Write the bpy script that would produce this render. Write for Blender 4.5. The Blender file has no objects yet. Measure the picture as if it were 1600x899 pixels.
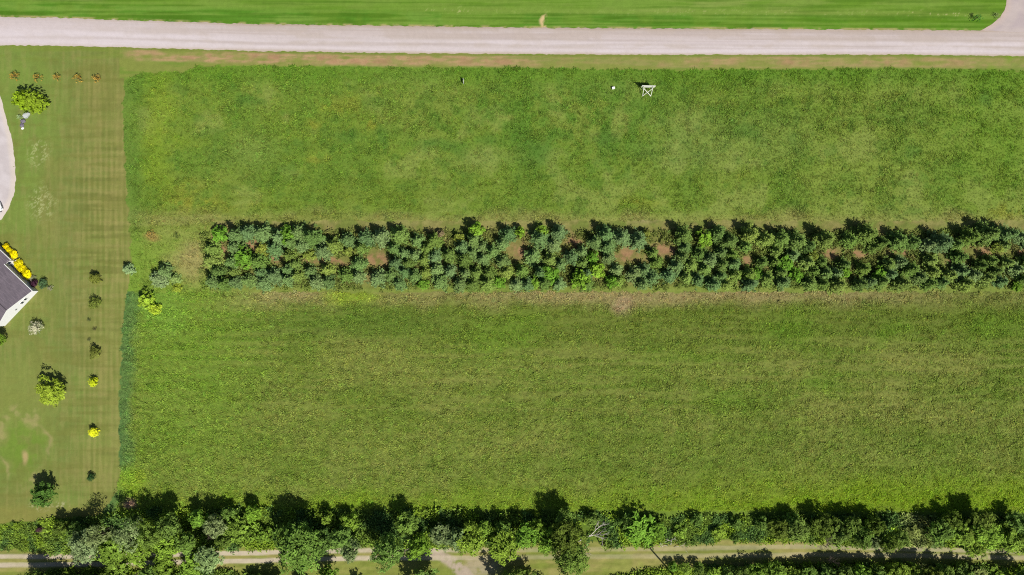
import bpy, bmesh, math, random
import numpy as np
from mathutils import Vector, Matrix

scene = bpy.context.scene
COL = scene.collection
R = math.radians

# ------------------------------------------------------------------ camera, light, exposure
CAM_H = 130.0          # metres above the ground
S = 0.125              # metres on the ground for one pixel of the 1600 wide photograph
cam_data = bpy.data.cameras.new("camera")
cam_data.sensor_width = 36.0
cam_data.lens = 36.0 * CAM_H / (1600 * S)
cam_data.clip_end = 6000
cam = bpy.data.objects.new("camera", cam_data)
cam.location = (0, 0, CAM_H)
COL.objects.link(cam)
scene.camera = cam

SUN_EL = 51.0
SHX, SHY = -0.66, 0.75                      # ground direction in which shadows fall
_n = math.hypot(SHX, SHY); SHX /= _n; SHY /= _n
world = bpy.data.worlds.new("World")
scene.world = world
world.use_nodes = True
wn = world.node_tree.nodes
sky = wn.new("ShaderNodeTexSky")
sky.sky_type = 'NISHITA'
sky.sun_disc = False
sky.sun_elevation = R(SUN_EL)
sky.sun_rotation = math.atan2(-SHX, -SHY)
bg = wn["Background"]
bg.inputs[1].default_value = 0.055
world.node_tree.links.new(sky.outputs[0], bg.inputs[0])
sd = bpy.data.lights.new("sun", 'SUN')
sd.energy = 5.0
sd.angle = R(0.5)
sd.color = (1.0, 0.955, 0.88)
sun = bpy.data.objects.new("sun", sd)
ce = math.cos(R(SUN_EL))
sun.rotation_euler = Vector((SHX * ce, SHY * ce, -math.sin(R(SUN_EL)))).to_track_quat('-Z', 'Y').to_euler()
sun.location = (60, -70, 120)
COL.objects.link(sun)
vs = scene.view_settings
vs.view_transform = 'Standard'
vs.look = 'None'
vs.exposure = 0.03
vs.gamma = 1.0
scene.cycles.filter_width = 1.1
scene.cycles.use_denoising = False
scene.cycles.max_bounces = 5
scene.cycles.diffuse_bounces = 2
scene.cycles.transmission_bounces = 3
scene.cycles.transparent_max_bounces = 4
scene.cycles.caustics_reflective = False
scene.cycles.caustics_refractive = False

# ------------------------------------------------------------------ helpers
def W(px, py, z=0.0):
    """the point at height z that the photograph shows at pixel (px, py) of 1600 x 899"""
    k = S * (CAM_H - z) / CAM_H
    return Vector(((px - 800.0) * k, (449.5 - py) * k, z))

def lin(c):
    c = np.asarray(c, dtype=float) / 255.0
    return np.where(c <= 0.04045, c / 12.92, ((c + 0.055) / 1.055) ** 2.4)

def linc(c, k=1.0):
    v = lin(c) * k
    return (float(v[0]), float(v[1]), float(v[2]), 1.0)

class Noise:
    def __init__(self, seed):
        self.t = np.random.default_rng(seed).random((256, 256))
    def __call__(self, x, y):
        xi = np.floor(x).astype(int); yi = np.floor(y).astype(int)
        fx = x - xi; fy = y - yi
        fx = fx * fx * (3 - 2 * fx); fy = fy * fy * (3 - 2 * fy)
        t = self.t
        a = t[xi & 255, yi & 255]; b = t[(xi + 1) & 255, yi & 255]
        c = t[xi & 255, (yi + 1) & 255]; d = t[(xi + 1) & 255, (yi + 1) & 255]
        return (a * (1 - fx) + b * fx) * (1 - fy) + (c * (1 - fx) + d * fx) * fy

def fbm(x, y, scale, seed, octaves=4, gain=0.5):
    out = np.zeros_like(x, dtype=float); amp = 1.0; tot = 0.0
    for o in range(octaves):
        a = 0.6 * o + seed
        xr = x * math.cos(a) - y * math.sin(a); yr = x * math.sin(a) + y * math.cos(a)
        out += amp * Noise(seed * 17 + o)(xr / scale * 2 ** o + 11.3 * o, yr / scale * 2 ** o + 7.7 * o)
        tot += amp; amp *= gain
    return out / tot

def sstep(a, b, v):
    t = np.clip((v - a) / (b - a), 0, 1)
    return t * t * (3 - 2 * t)

def tag(o, label=None, cat=None, group=None, kind=None):
    if label: o['label'] = label
    if cat: o['category'] = cat
    if group: o['group'] = group
    if kind: o['kind'] = kind
    return o

def empty(name, loc=(0, 0, 0), rz=0.0):
    o = bpy.data.objects.new(name, None)
    o.empty_display_size = 0.3
    o.location = loc; o.rotation_euler = (0, 0, rz)
    COL.objects.link(o)
    return o

def link(name, me, parent=None):
    o = bpy.data.objects.new(name, me)
    COL.objects.link(o)
    if parent is not None: o.parent = parent
    return o

class MB:
    """collects boxes, tubes and faces of one mesh object"""
    def __init__(self):
        self.v = []; self.f = []
    def face(self, pts):
        n = len(self.v); self.v += [tuple(p) for p in pts]; self.f.append(tuple(range(n, n + len(pts))))
    def box(self, c, d, rz=0.0, mat=None):
        hx, hy, hz = d[0] / 2, d[1] / 2, d[2] / 2
        n = len(self.v)
        for sx, sy, sz in ((-1,-1,-1),(1,-1,-1),(1,1,-1),(-1,1,-1),(-1,-1,1),(1,-1,1),(1,1,1),(-1,1,1)):
            p = Vector((sx * hx, sy * hy, sz * hz))
            if rz: p.rotate(Matrix.Rotation(rz, 3, 'Z'))
            p += Vector(c)
            self.v.append(tuple(p))
        for q in ((0,3,2,1),(4,5,6,7),(0,1,5,4),(1,2,6,5),(2,3,7,6),(3,0,4,7)):
            self.f.append(tuple(n + i for i in q))
    def tube(self, pts, rad, seg=6, cap=True):
        pts = [Vector(p) for p in pts]
        rings = []
        for i, p in enumerate(pts):
            a = pts[max(i - 1, 0)]; b = pts[min(i + 1, len(pts) - 1)]
            d = (b - a)
            if d.length < 1e-6: d = Vector((0, 0, 1))
            d.normalize()
            u = d.orthogonal().normalized() if abs(d.z) < 0.95 else Vector((1, 0, 0)).cross(d).normalized()
            w = d.cross(u)
            n = len(self.v)
            for k in range(seg):
                t = 2 * math.pi * k / seg
                self.v.append(tuple(p + (u * math.cos(t) + w * math.sin(t)) * rad[i]))
            rings.append(n)
        for a, b in zip(rings, rings[1:]):
            for k in range(seg):
                k2 = (k + 1) % seg
                self.f.append((a + k, a + k2, b + k2, b + k))
        if cap:
            self.f.append(tuple(rings[0] + k for k in reversed(range(seg))))
            self.f.append(tuple(rings[-1] + k for k in range(seg)))
    def mesh(self, name, mat, smooth=False):
        me = bpy.data.meshes.new(name)
        me.from_pydata(self.v, [], self.f)
        if mat: me.materials.append(mat)
        if smooth:
            me.polygons.foreach_set("use_smooth", [True] * len(me.polygons))
        me.update()
        return me
    def build(self, name, mat, parent=None, smooth=False, bevel=0.0):
        o = link(name, self.mesh(name, mat, smooth), parent)
        if bevel:
            m = o.modifiers.new("bevel", 'BEVEL'); m.width = bevel; m.segments = 2; m.limit_method = 'ANGLE'
        return o

def quads_mesh(name, P, tint, mat):
    """P: (n,4,3) quads, tint: (n,) value kept per vertex"""
    n = len(P)
    me = bpy.data.meshes.new(name)
    me.vertices.add(n * 4); me.loops.add(n * 4); me.polygons.add(n)
    me.vertices.foreach_set("co", np.ascontiguousarray(P, dtype=np.float32).ravel())
    me.loops.foreach_set("vertex_index", np.arange(n * 4, dtype=np.int32))
    me.polygons.foreach_set("loop_start", np.arange(0, n * 4, 4, dtype=np.int32))
    me.polygons.foreach_set("loop_total", np.full(n, 4, dtype=np.int32))
    a = me.attributes.new("tint", 'FLOAT', 'POINT')
    a.data.foreach_set("value", np.repeat(np.asarray(tint, dtype=np.float32), 4))
    me.materials.append(mat)
    me.update()
    return me

# ------------------------------------------------------------------ materials
def new_mat(name):
    m = bpy.data.materials.new(name); m.use_nodes = True
    nt = m.node_tree
    return m, nt, nt.nodes["Principled BSDF"]

def noisy(name, c, rough=0.7, amount=0.12, scale=6.0, bump=0.0, metallic=0.0, c2=None, spec=0.5):
    m, nt, b = new_mat(name)
    tc = nt.nodes.new("ShaderNodeTexCoord")
    nz = nt.nodes.new("ShaderNodeTexNoise"); nz.inputs["Scale"].default_value = scale; nz.inputs["Detail"].default_value = 6
    nt.links.new(tc.outputs["Object"], nz.inputs["Vector"])
    mx = nt.nodes.new("ShaderNodeMix"); mx.data_type = 'RGBA'
    base = linc(c)
    mx.inputs[6].default_value = tuple(x * (1 - amount) for x in base[:3]) + (1,)
    mx.inputs[7].default_value = linc(c2) if c2 else tuple(min(1, x * (1 + amount)) for x in base[:3]) + (1,)
    nt.links.new(nz.outputs["Fac"], mx.inputs[0])
    nt.links.new(mx.outputs[2], b.inputs["Base Color"])
    b.inputs["Roughness"].default_value = rough
    b.inputs["Metallic"].default_value = metallic
    b.inputs["Specular IOR Level"].default_value = spec
    if bump:
        bp = nt.nodes.new("ShaderNodeBump"); bp.inputs["Strength"].default_value = bump; bp.inputs["Distance"].default_value = 0.02
        nt.links.new(nz.outputs["Fac"], bp.inputs["Height"]); nt.links.new(bp.outputs[0], b.inputs["Normal"])
    return m

def foliage(name, source, dark=0.62, light=1.35, trans=0.25, flower=None, flower_at=0.8):
    """leaf material: colour from the object's own colour (source 'object') or from an instance attribute"""
    m, nt, b = new_mat(name)
    N = nt.nodes; L = nt.links
    if source == 'object':
        oi = N.new("ShaderNodeObjectInfo"); colour = oi.outputs["Color"]
    else:
        at = N.new("ShaderNodeAttribute"); at.attribute_type = 'INSTANCER'; at.attribute_name = 'col'; colour = at.outputs["Color"]
    ti = N.new("ShaderNodeAttribute"); ti.attribute_type = 'GEOMETRY'; ti.attribute_name = 'tint'
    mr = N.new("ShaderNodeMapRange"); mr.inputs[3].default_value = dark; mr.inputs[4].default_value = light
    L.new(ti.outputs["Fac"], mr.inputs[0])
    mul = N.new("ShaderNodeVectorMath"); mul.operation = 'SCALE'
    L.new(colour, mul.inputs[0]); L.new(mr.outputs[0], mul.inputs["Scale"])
    out = mul.outputs[0]
    if flower:
        gt = N.new("ShaderNodeMath"); gt.operation = 'GREATER_THAN'; gt.inputs[1].default_value = flower_at
        L.new(ti.outputs["Fac"], gt.inputs[0])
        mx = N.new("ShaderNodeMix"); mx.data_type = 'RGBA'; mx.inputs[7].default_value = linc(flower)
        L.new(gt.outputs[0], mx.inputs[0]); L.new(out, mx.inputs[6]); out = mx.outputs[2]
    L.new(out, b.inputs["Base Color"])
    b.inputs["Roughness"].default_value = 0.7
    b.inputs["Specular IOR Level"].default_value = 0.08
    tr = N.new("ShaderNodeBsdfTranslucent"); L.new(out, tr.inputs["Color"])
    ms = N.new("ShaderNodeMixShader"); ms.inputs[0].default_value = trans
    L.new(b.outputs[0], ms.inputs[1]); L.new(tr.outputs[0], ms.inputs[2])
    L.new(ms.outputs[0], N["Material Output"].inputs["Surface"])
    return m

def ground_mat(name, grain=0.35, scale=5.0, bump=0.5, rough=0.9, fine=22.0):
    m, nt, b = new_mat(name)
    N = nt.nodes; L = nt.links
    at = N.new("ShaderNodeAttribute"); at.attribute_name = 'col'
    tc = N.new("ShaderNodeTexCoord")
    n1 = N.new("ShaderNodeTexNoise"); n1.inputs["Scale"].default_value = scale; n1.inputs["Detail"].default_value = 5; n1.inputs["Roughness"].default_value = 0.65
    n2 = N.new("ShaderNodeTexNoise"); n2.inputs["Scale"].default_value = fine; n2.inputs["Detail"].default_value = 2
    L.new(tc.outputs["Object"], n1.inputs["Vector"]); L.new(tc.outputs["Object"], n2.inputs["Vector"])
    ad = N.new("ShaderNodeMath"); ad.operation = 'ADD'
    L.new(n1.outputs["Fac"], ad.inputs[0]); L.new(n2.outputs["Fac"], ad.inputs[1])
    mr = N.new("ShaderNodeMapRange"); mr.inputs[1].default_value = 0.6; mr.inputs[2].default_value = 1.4
    mr.inputs[3].default_value = 1 - grain; mr.inputs[4].default_value = 1 + grain
    L.new(ad.outputs[0], mr.inputs[0])
    sc = N.new("ShaderNodeVectorMath"); sc.operation = 'SCALE'
    L.new(at.outputs["Color"], sc.inputs[0]); L.new(mr.outputs[0], sc.inputs["Scale"])
    L.new(sc.outputs[0], b.inputs["Base Color"])
    b.inputs["Roughness"].default_value = rough
    b.inputs["Specular IOR Level"].default_value = 0.15
    bp = N.new("ShaderNodeBump"); bp.inputs["Strength"].default_value = bump; bp.inputs["Distance"].default_value = 0.06
    L.new(ad.outputs[0], bp.inputs["Height"]); L.new(bp.outputs[0], b.inputs["Normal"])
    return m

MAT = {}
MAT['turf'] = ground_mat("mown_turf", 0.16, 4.0, 0.25)
MAT['meadow'] = ground_mat("meadow_soil_and_grass", 0.22, 3.0, 0.6)
MAT['soil'] = ground_mat("windbreak_soil", 0.30, 3.0, 0.6)
MAT['gravel'] = ground_mat("packed_gravel", 0.07, 9.0, 0.18, 0.95, 40.0)
MAT['leaf'] = foliage("broad_leaf", 'object', 0.5, 1.75, 0.12)
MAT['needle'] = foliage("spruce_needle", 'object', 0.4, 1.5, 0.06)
MAT['white_blossom'] = foliage("white_blossom_leaf", 'object', 0.6, 1.3, 0.2, (218, 214, 182), 0.45)
MAT['speck_blossom'] = foliage("small_white_blossom_leaf", 'object', 0.6, 1.3, 0.2, (235, 228, 215), 0.8)
MAT['grass'] = foliage("grass_blade", 'instance', 0.6, 1.4, 0.12)
MAT['bark'] = noisy("grey_brown_bark", (92, 80, 66), 0.9, 0.3, 8, 0.5)
MAT['deadwood'] = noisy("weathered_grey_wood", (216, 206, 198), 0.85, 0.18, 12, 0.4)
MAT['twig'] = noisy("dry_twig", (120, 104, 96), 0.9, 0.2, 12, 0.3)
MAT['white'] = noisy("white_paint", (232, 232, 230), 0.5, 0.04, 2.0)
MAT['siding'] = noisy("white_vinyl_siding", (226, 226, 228), 0.55, 0.03, 1.5)
MAT['glass'] = noisy("dark_window_glass", (34, 44, 60), 0.08, 0.2, 1.0)
MAT['pole'] = noisy("weathered_pole_wood", (110, 96, 80), 0.9, 0.25, 9, 0.4)
MAT['stone'] = noisy("grey_fieldstone", (168, 172, 172), 0.85, 0.2, 4, 0.6)
MAT['slate'] = noisy("purple_grey_stone", (112, 106, 118), 0.85, 0.25, 5, 0.6)
MAT['metal'] = noisy("galvanised_metal", (150, 152, 155), 0.4, 0.1, 8, 0, 0.8)

# ------------------------------------------------------------------ the ground: colours and relief
K = 0.78     # albedo per linearised colour seen in full sun
def road_top(px):
    return np.interp(px, [-400, 0, 100, 200, 400, 600, 850, 1000, 1400, 1600, 2200], [20, 26.5, 28.5, 32, 38, 40.5, 44, 44.7, 47, 48.5, 52])
def road_bot(px):
    return np.interp(px, [-400, 0, 100, 200, 400, 600, 850, 1000, 1400, 1600, 2200], [66, 71, 72, 74.5, 80, 83, 85, 85.8, 85.6, 88, 91])
def side_left(py):      # left edge of the side road at the top right
    return np.interp(py, [-200, 0, 15, 27, 37, 48, 60], [1580, 1573, 1570, 1562, 1551, 1533, 1500])
def drive_edge(py):     # right edge of the driveway at the left
    return np.interp(py, [60, 120, 148, 185, 215, 250, 280, 305, 330, 345, 380], [-30, -12, 0, 10, 18, 23, 25, 22, 11, 1, -30])
def field_left(py):
    return np.interp(py, [90, 130, 200, 330, 400, 450, 480, 520, 620, 740, 770, 800], [199, 193, 193, 200, 204, 201, 197, 190, 186, 187, 182, 160])
def rut_upper(px):
    return np.interp(px, [-200, 0, 110, 400, 560, 700, 900, 1100, 1250, 1400, 1600], [870, 869.5, 870, 864, 860.5, 860, 859, 857, 854, 858, 862])
def rut_lower(px):
    return np.interp(px, [-200, 0, 110, 400, 560, 700, 900, 1100, 1250, 1400, 1600], [883, 883, 882.5, 876.5, 872.5, 872, 870.5, 868.5, 867, 868, 872])

def regions(px, py):
    """0 north verge, 1 south verge, 2 lawn, 3 upper field, 4 windbreak strip, 5 lower field, 6 hedge and track strip, 7 track"""
    wx = px + (fbm(px, py, 9, 41, 3) - 0.5) * 9
    wy = py + (fbm(px, py, 9, 42, 3) - 0.5) * 7
    r = np.full(px.shape, 3)
    mid = (road_top(px) + road_bot(px)) / 2
    meadow_top = np.interp(px, [180, 205, 225, 290, 312, 400, 700, 850, 1060, 1400, 1600], [134, 121, 115, 113, 103, 103, 106, 107, 110, 107, 111])
    r[wy > 345] = 4
    r[wy > 457] = 5
    r[(px < 330) & (wy > 345)] = 3
    r[(px < 330) & (wy > 457)] = 5
    r[wy < meadow_top] = 1
    r[(wx < field_left(py)) & (py > mid)] = 2
    r[(px < 205) & (py < 122) & (py > mid) & (px > 186)] = 1
    r[py < mid] = 0
    hedge_top = np.interp(px, [-300, 0, 150, 200, 600, 1600], [818, 818, 806, 795, 796, 800])
    r[(wy > hedge_top) & (py > 700)] = 6
    return r

def track_mask(px, py):
    wob = (fbm(px, py, 14, 51, 3) - 0.5) * 4
    wear = np.interp(px, [-200, 110, 560, 690, 760, 900, 1000, 1100, 1400, 1600], [1, 1, 1, .8, .4, .28, .32, .3, .5, .5])
    a = 1 - sstep(2.4, 4.6, np.abs(py + wob * 0.4 - rut_upper(px)))
    b = 1 - sstep(2.4, 4.6, np.abs(py + wob * 0.4 - rut_lower(px)))
    ruts = np.maximum(a, b) * wear * (0.7 + 0.5 * fbm(px, py, 20, 52, 3))
    # fork that leaves the track towards the lower edge
    cx = np.interp(py, [858, 866, 872, 880, 890, 899, 930], [660, 680, 694, 708, 720, 728, 745])
    w = np.interp(py, [858, 866, 875, 885, 899], [22, 24, 20, 18, 18])
    fork = (1 - sstep(0.5, 1.15, np.abs(px + wob * 1.5 - cx) / w)) * sstep(857, 862, py)
    apron = (1 - sstep(0.4, 1.1, np.hypot((px - 750) / 42, (py - 886) / 17) + wob * 0.06)) * 0.55
    return np.clip(ruts, 0, 1), np.clip(np.maximum(fork * 0.9, apron), 0, 1)

SOIL = [(396,385,15,13),(430,408,14,9),(490,408,16,8),(528,408,22,8),(592,403,22,17),(808,390,15,19),(905,378,16,6),(985,397,23,14),(1046,395,15,13),
        (1168,406,9,11),(1300,398,14,11),(1346,397,16,9),(1402,396,20,6),(1480,408,13,7),(1536,392,22,9),(1596,392,8,6),(350,392,10,8),(880,393,8,6)]

def ground_colour(px, py, reg):
    n = len(px)
    X = px; Y = py
    c = np.zeros((n, 3))
    big = fbm(X, Y, 130, 1, 4); med = fbm(X, Y, 45, 2, 4); sml = fbm(X, Y, 14, 3, 4); tiny = fbm(X, Y, 5, 4, 3)
    streak = fbm(X / 9, Y, 7, 5, 3); vstreak = fbm(X, Y / 12, 3.6, 6, 3)
    speck = np.random.default_rng(int(n) % 9973).random(n)
    wx = X + (fbm(X, Y, 40, 7, 4) - 0.5) * 60; wy = Y + (fbm(X, Y, 40, 8, 4) - 0.5) * 44
    def put(m, rgb, a=1.0):
        w = np.clip(m * a, 0, 1)[:, None]
        c[:] = c * (1 - w) + lin(rgb) * w
    def blob(cx, cy, rx, ry, soft=0.6, warp=1.0):
        d = np.hypot((X + (wx - X) * warp - cx) / rx, (Y + (wy - Y) * warp - cy) / ry)
        return 1 - sstep(1 - soft, 1 + soft, d)
    def th(f, a, b): return sstep(a, b, f)
    def m_(k): return (reg == k).astype(float)
    # --- north verge
    m = m_(0)
    put(m, (112, 146, 52)); put(m * th(streak, .45, .7), (146, 160, 84), .6); put(m * th(big, .5, .62), (100, 140, 36), .6)
    band = m * sstep(-27, -20, Y - road_top(X) + (sml - .5) * 4)
    put(band, (90, 138, 38)); put(band * th(streak, .5, .66), (116, 152, 58), .8); put(band * th(1 - streak, .55, .7), (76, 116, 22), .7); put(band * th(med, .5, .65), (110, 142, 44), .5)
    right = m * sstep(1000, 1400, X); put(right, (94, 136, 24), .5)
    pale = m * np.exp(-((Y - road_top(X) + 26) / 5.0) ** 2) * sstep(600, 720, X); put(pale, (134, 152, 70), .5)
    put(pale * (speck > .80) * np.interp(X, [600, 640, 720, 760, 1000, 1100, 1400, 1430, 1500, 1520], [0, .8, .8, .2, .2, .35, .2, .8, .8, .1]) * th(tiny, .5, .6), (206, 198, 142), .8)
    lines = fbm(X / 40, Y, 2.6, 9, 2)
    put(m * th(lines, .52, .68), (124, 156, 62), .5); put(m * th(1 - lines, .52, .68), (78, 118, 26), .5)
    put(m * blob(850, 33, 6, 13, .5, .25) * th(sml + tiny, .85, 1.15), (214, 188, 138), .95)
    put(m * np.exp(-((Y - road_top(X) + 1) / 1.6) ** 2) * th(sml, .4, .6), (190, 172, 120), .8)
    # --- south verge
    m = m_(1)
    put(m, (134, 144, 68)); put(m * th(streak, .45, .62), (112, 142, 52), .7)
    dry = np.interp(X, [190, 215, 300, 420, 560, 800, 860, 1000, 1180, 1300, 1400, 1520, 1600], [.1, .8, .9, 1, .95, .75, .3, .35, .75, .5, .6, .55, .3])
    q = (Y - road_bot(X)) / 20
    put(m * dry * (.55 + .6 * th(fbm(X / 5, Y, 3.2, 34, 2), .4, .6)) * sstep(.02, .2, q) * (1 - sstep(.85, 1.15, q)) * th(streak + .4 * sml, .42, .72), (182, 152, 112), .95)
    put(m * dry * sstep(.1, .35, q) * (1 - sstep(.7, 1, q)) * th(sml, .45, .68) * th(streak, .3, .6), (172, 134, 102), .75)
    put(m * np.exp(-((q - .1) / .1) ** 2), (112, 128, 52), .5)
    put(m * sstep(1350, 1500, X) * th(med, .5, .65), (112, 150, 30), .7)
    # --- lawn
    m = m_(2)
    put(m, (121, 137, 66)); put(m * th(med, .42, .62), (129, 136, 68), .7); put(m * blob(118, 420, 26, 240, .8, .4), (120, 132, 72), .5); put(m * th(sml, .5, .68), (134, 128, 68), .35); put(m * th(1-sml, .54, .7), (118, 128, 58), .4); put(m * th(big, .5, .62), (122, 146, 66), .6)
    put(m * sstep(95, 190, X + (med - .5) * 60) * sstep(80, 160, Y), (144, 142, 76), .42)
    bars = .5 + .5 * np.sin(X * 2 * math.pi / 8.6 + 2.2 * (med - .5)); rows_ = fbm(X / 16, Y, 5.5, 31, 2)
    stripe = m * sstep(70, 150, X) * np.interp(Y, [90, 200, 260, 420, 520, 800], [.3, .6, 1, 1, .7, .6])
    put(stripe * th(bars * (.4 + sml), .45, .85), (164, 154, 92), .4); put(stripe * th(1 - bars, .6, .95) * (.4 + sml), (112, 116, 54), .4)
    put(stripe * th(rows_, .56, .7), (106, 112, 52), .55); put(stripe * th(1 - rows_, .58, .72), (160, 150, 92), .3)
    put(m * th(vstreak, .5, .66), (154, 148, 88), .3); put(m * th(1 - vstreak, .52, .68), (118, 124, 60), .3)
    put(m * th(streak, .56, .7), (120, 124, 58), .4)
    put(m * blob(20, 200, 60, 160, .8) * th(sml, .3, .55), (122, 152, 62), .45)
    put(m * blob(20, 620, 70, 60, .6), (136, 146, 72), .6)
    put(m * blob(30, 700, 42, 50, .7, .6) * (.35 + th(sml, .35, .6)), (112, 144, 50), .6); put(m * blob(38, 716, 5, 10, .6, .2), (196, 166, 122), .7)
    pass
    put(m * np.exp(-((np.hypot((wx - 30) / 42, (wy - 705) / 58) - 1) / .12) ** 2) * th(sml, .4, .6), (172, 158, 108), .6)
    put(m * (np.maximum(blob(60, 240, 16, 20, .6, .3), blob(67, 318, 18, 24, .7, .3))) * (speck > .66) * th(tiny + .3 * sml, .5, .72), (190, 194, 138), .6)
    put(m * np.maximum(blob(62, 792, 16, 6, .6, .3), blob(92, 790, 14, 6, .6, .3)) * (speck > .5) * th(tiny, .4, .6), (200, 194, 156), .65)
    put(m * sstep(783, 800, Y), (142, 138, 70), .6)
    put(m * (1 - sstep(85, 100, Y)) * th(streak, .4, .6), (124, 142, 58), .6)
    # --- upper field
    m = m_(3)
    put(m, (117, 143, 52)); put(m * th(big, .42, .6), (128, 148, 62), .8); put(m * th(med, .52, .68), (106, 138, 50), .6)
    put(m * th(1 - med, .55, .7), (138, 154, 74), .7); put(m * th(sml, .56, .72), (90, 126, 46), .5)
    put(m * (1 - sstep(112, 150, Y + (sml - .5) * 20)), (96, 138, 38), .65)
    put(m * blob(900, 190, 170, 60, .8) * th(sml, .32, .55), (94, 134, 46), .7)
    put(m * blob(1560, 200, 90, 100, .8), (106, 144, 38), .55)
    put(m * blob(250, 210, 22, 100, .7), (134, 158, 46), .55)
    for (a, b_, rx, ry, s_) in ((300,310,38,24,.75),(545,165,55,14,.5),(575,192,12,8,.8),(500,248,16,8,.6),(485,195,10,8,.6),(1570,330,30,14,.6),(1145,275,20,10,.4),(345,318,60,12,.4),(1000,320,40,10,.35)):
        put(m * blob(a, b_, rx, ry, .7, .5) * th(sml, .35, .6), (164, 162, 62), s_ * .7)
    for (a, b_, rx, ry) in ((385,240,40,30),(1060,190,50,16),(1180,220,90,40),(1060,240,60,30),(455,270,12,14),(760,250,60,14)):
        put(m * blob(a, b_, rx, ry, .8, .8), (138, 154, 84), .28)
    for (a, b_, rx, ry) in ((395,157,18,8),(540,212,22,9),(600,205,10,18),(690,225,30,9),(770,225,16,10),(585,160,14,10),(1165,205,26,12),(950,215,22,12),(1430,235,12,12),(1545,155,14,12),(840,230,25,25)):
        put(m * blob(a, b_, rx, ry, .7, .6), (86, 126, 48), .6)
    put(m * sstep(322, 348, Y + (med - .5) * 40), (152, 150, 86), .75)
    put(m * sstep(255, 300, Y) * sstep(900, 700, X) * th(streak, .45, .65), (110, 132, 44), .4)
    left = m * (1 - sstep(4, 40, X - field_left(Y) + (sml - .5) * 24)); put(left, (104, 136, 56), .6)
    put(m * (X < 330) * sstep(330, 400, Y), (124, 158, 52), .7)
    put(m * blob(297, 408, 30, 30, .7, .6) * (X < 345), (164, 154, 98), .85); put(m * blob(238, 368, 12, 6, .6, .4), (170, 146, 86), .7)
    # --- windbreak strip
    m = m_(4)
    put(m, (126, 130, 66)); put(m * th(sml, .5, .66), (150, 136, 86), .6); put(m * th(med, .5, .66), (104, 126, 54), .6)
    put(m * (1 - sstep(345, 362, Y)) * (.25 + th(sml + .5 * (med - .5), .4, .62)), (150, 148, 86), .7); put(m * (1 - sstep(350, 368, Y)) * th(1 - sml, .5, .66), (112, 132, 56), .6)
    put(m * sstep(440, 452, Y + (sml - .5) * 10), (130, 148, 64), .8)
    for (a, b_, rx, ry) in SOIL:
        put(np.maximum(m, (X < 345) * (Y > 350) * m_(3)) * blob(a, b_, rx * .85, ry * .8, .7, .75) * (.15 + th(tiny + .8 * sml, .5, .95)), (164, 128, 94), .8)
    put(m * blob(1000, 340, 30, 8, .6, .3), (176, 156, 122), .6)
    # --- lower field
    m = m_(5)
    put(m, (116, 134, 56)); put(m * th(big, .45, .6), (124, 138, 62), .6); put(m * th(med, .5, .68), (106, 128, 48), .6)
    put(m * th(1 - med, .55, .7), (128, 138, 66), .6); put(m * th(sml, .55, .7), (102, 124, 44), .45)
    mow = fbm(X / 22, Y, 5.0, 33, 2); put(m * th(mow, .5, .66) * (1 - sstep(560, 760, Y)), (128, 134, 66), .5); put(m * th(1 - mow, .5, .66) * (1 - sstep(560, 760, Y)), (100, 120, 44), .5)
    put(m * (1 - sstep(500, 560, Y + (med - .5) * 50)) * sstep(420, 700, X), (104, 120, 46), .65)
    put(m * blob(560, 505, 160, 26, .7, .4), (94, 120, 44), .6)
    put(m * (1 - sstep(463, 490, Y + (med - .5) * 26)) * sstep(300, 420, X) * np.interp(X, [300, 480, 545, 640, 860, 960, 1300, 1500, 1600], [.4, .9, .3, .5, .9, 1, .9, .3, .3]), (154, 142, 96), .9)
    put(m * blob(975, 478, 14, 12, .7, .3), (170, 146, 116), .7)
    put(m * blob(550, 465, 40, 9, .6, .4), (134, 158, 44), .7)
    put(m * blob(290, 560, 90, 180, .7), (112, 146, 46), .55); put(m * blob(240, 480, 40, 40, .7), (118, 154, 58), .7)
    for (a, b_, rx, ry) in ((1080,560,60,18),(1130,620,50,20),(1230,520,40,30),(1280,600,30,16),(790,520,60,30),(1400,520,30,14),(1560,515,60,20)):
        put(m * blob(a, b_, rx, ry, .8, .8), (98, 136, 34), .45)
    for (a, b_, rx, ry) in ((1480,560,60,30),(1400,560,20,20),(1230,560,30,12),(1420,640,60,18),(1300,640,60,24),(560,560,50,30),(820,700,60,12),(1480,650,60,20),(640,590,90,30),(1090,570,60,14)):
        put(m * blob(a, b_, rx, ry, .8, .8), (142, 142, 76), .3)
    put(m * sstep(738, 785, Y + (med - .5) * 40 + (X - 1000) * .02), (124, 152, 36), np.interp(900, [0, 1], [0, 1]) * .62)
    put(m * sstep(700, 790, Y) * sstep(980, 1250, X), (122, 150, 26), .5)
    put(m * th(streak, .55, .7) * sstep(620, 760, Y), (118, 132, 54), .3)
    edge = X - field_left(Y) + (sml - .5) * 22
    put(m * (1 - sstep(8, 30, edge)), (92, 124, 66), .85); put(m * np.exp(-((edge - 2) / 4) ** 2) * th(sml, .4, .6), (70, 108, 60), .6)
    put(m * blob(205, 756, 22, 22, .6, .5), (136, 164, 44), .7)
    put((m + m_(6)) * blob(203, 786, 11, 8, .5, .3), (186, 150, 130), .9)
    # --- hedge and track strip
    m = m_(6)
    put(m, (112, 136, 48)); put(m * th(sml, .5, .65), (92, 120, 40), .5)
    tr = m * sstep(-15, -9, Y - rut_upper(X) + (sml - .5) * 8)
    put(tr, (142, 144, 74)); put(tr * th(streak, .45, .62), (164, 156, 92), .7); put(tr * th(1 - streak, .52, .66), (120, 132, 54), .6)
    put(tr * th(med, .5, .64), (128, 144, 58), .5)
    ruts, fork = track_mask(X, Y)
    put(np.minimum(m + m_(7), 1) * fork * th(sml + tiny, .55, 1.0), (190, 172, 156), .95)
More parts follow.
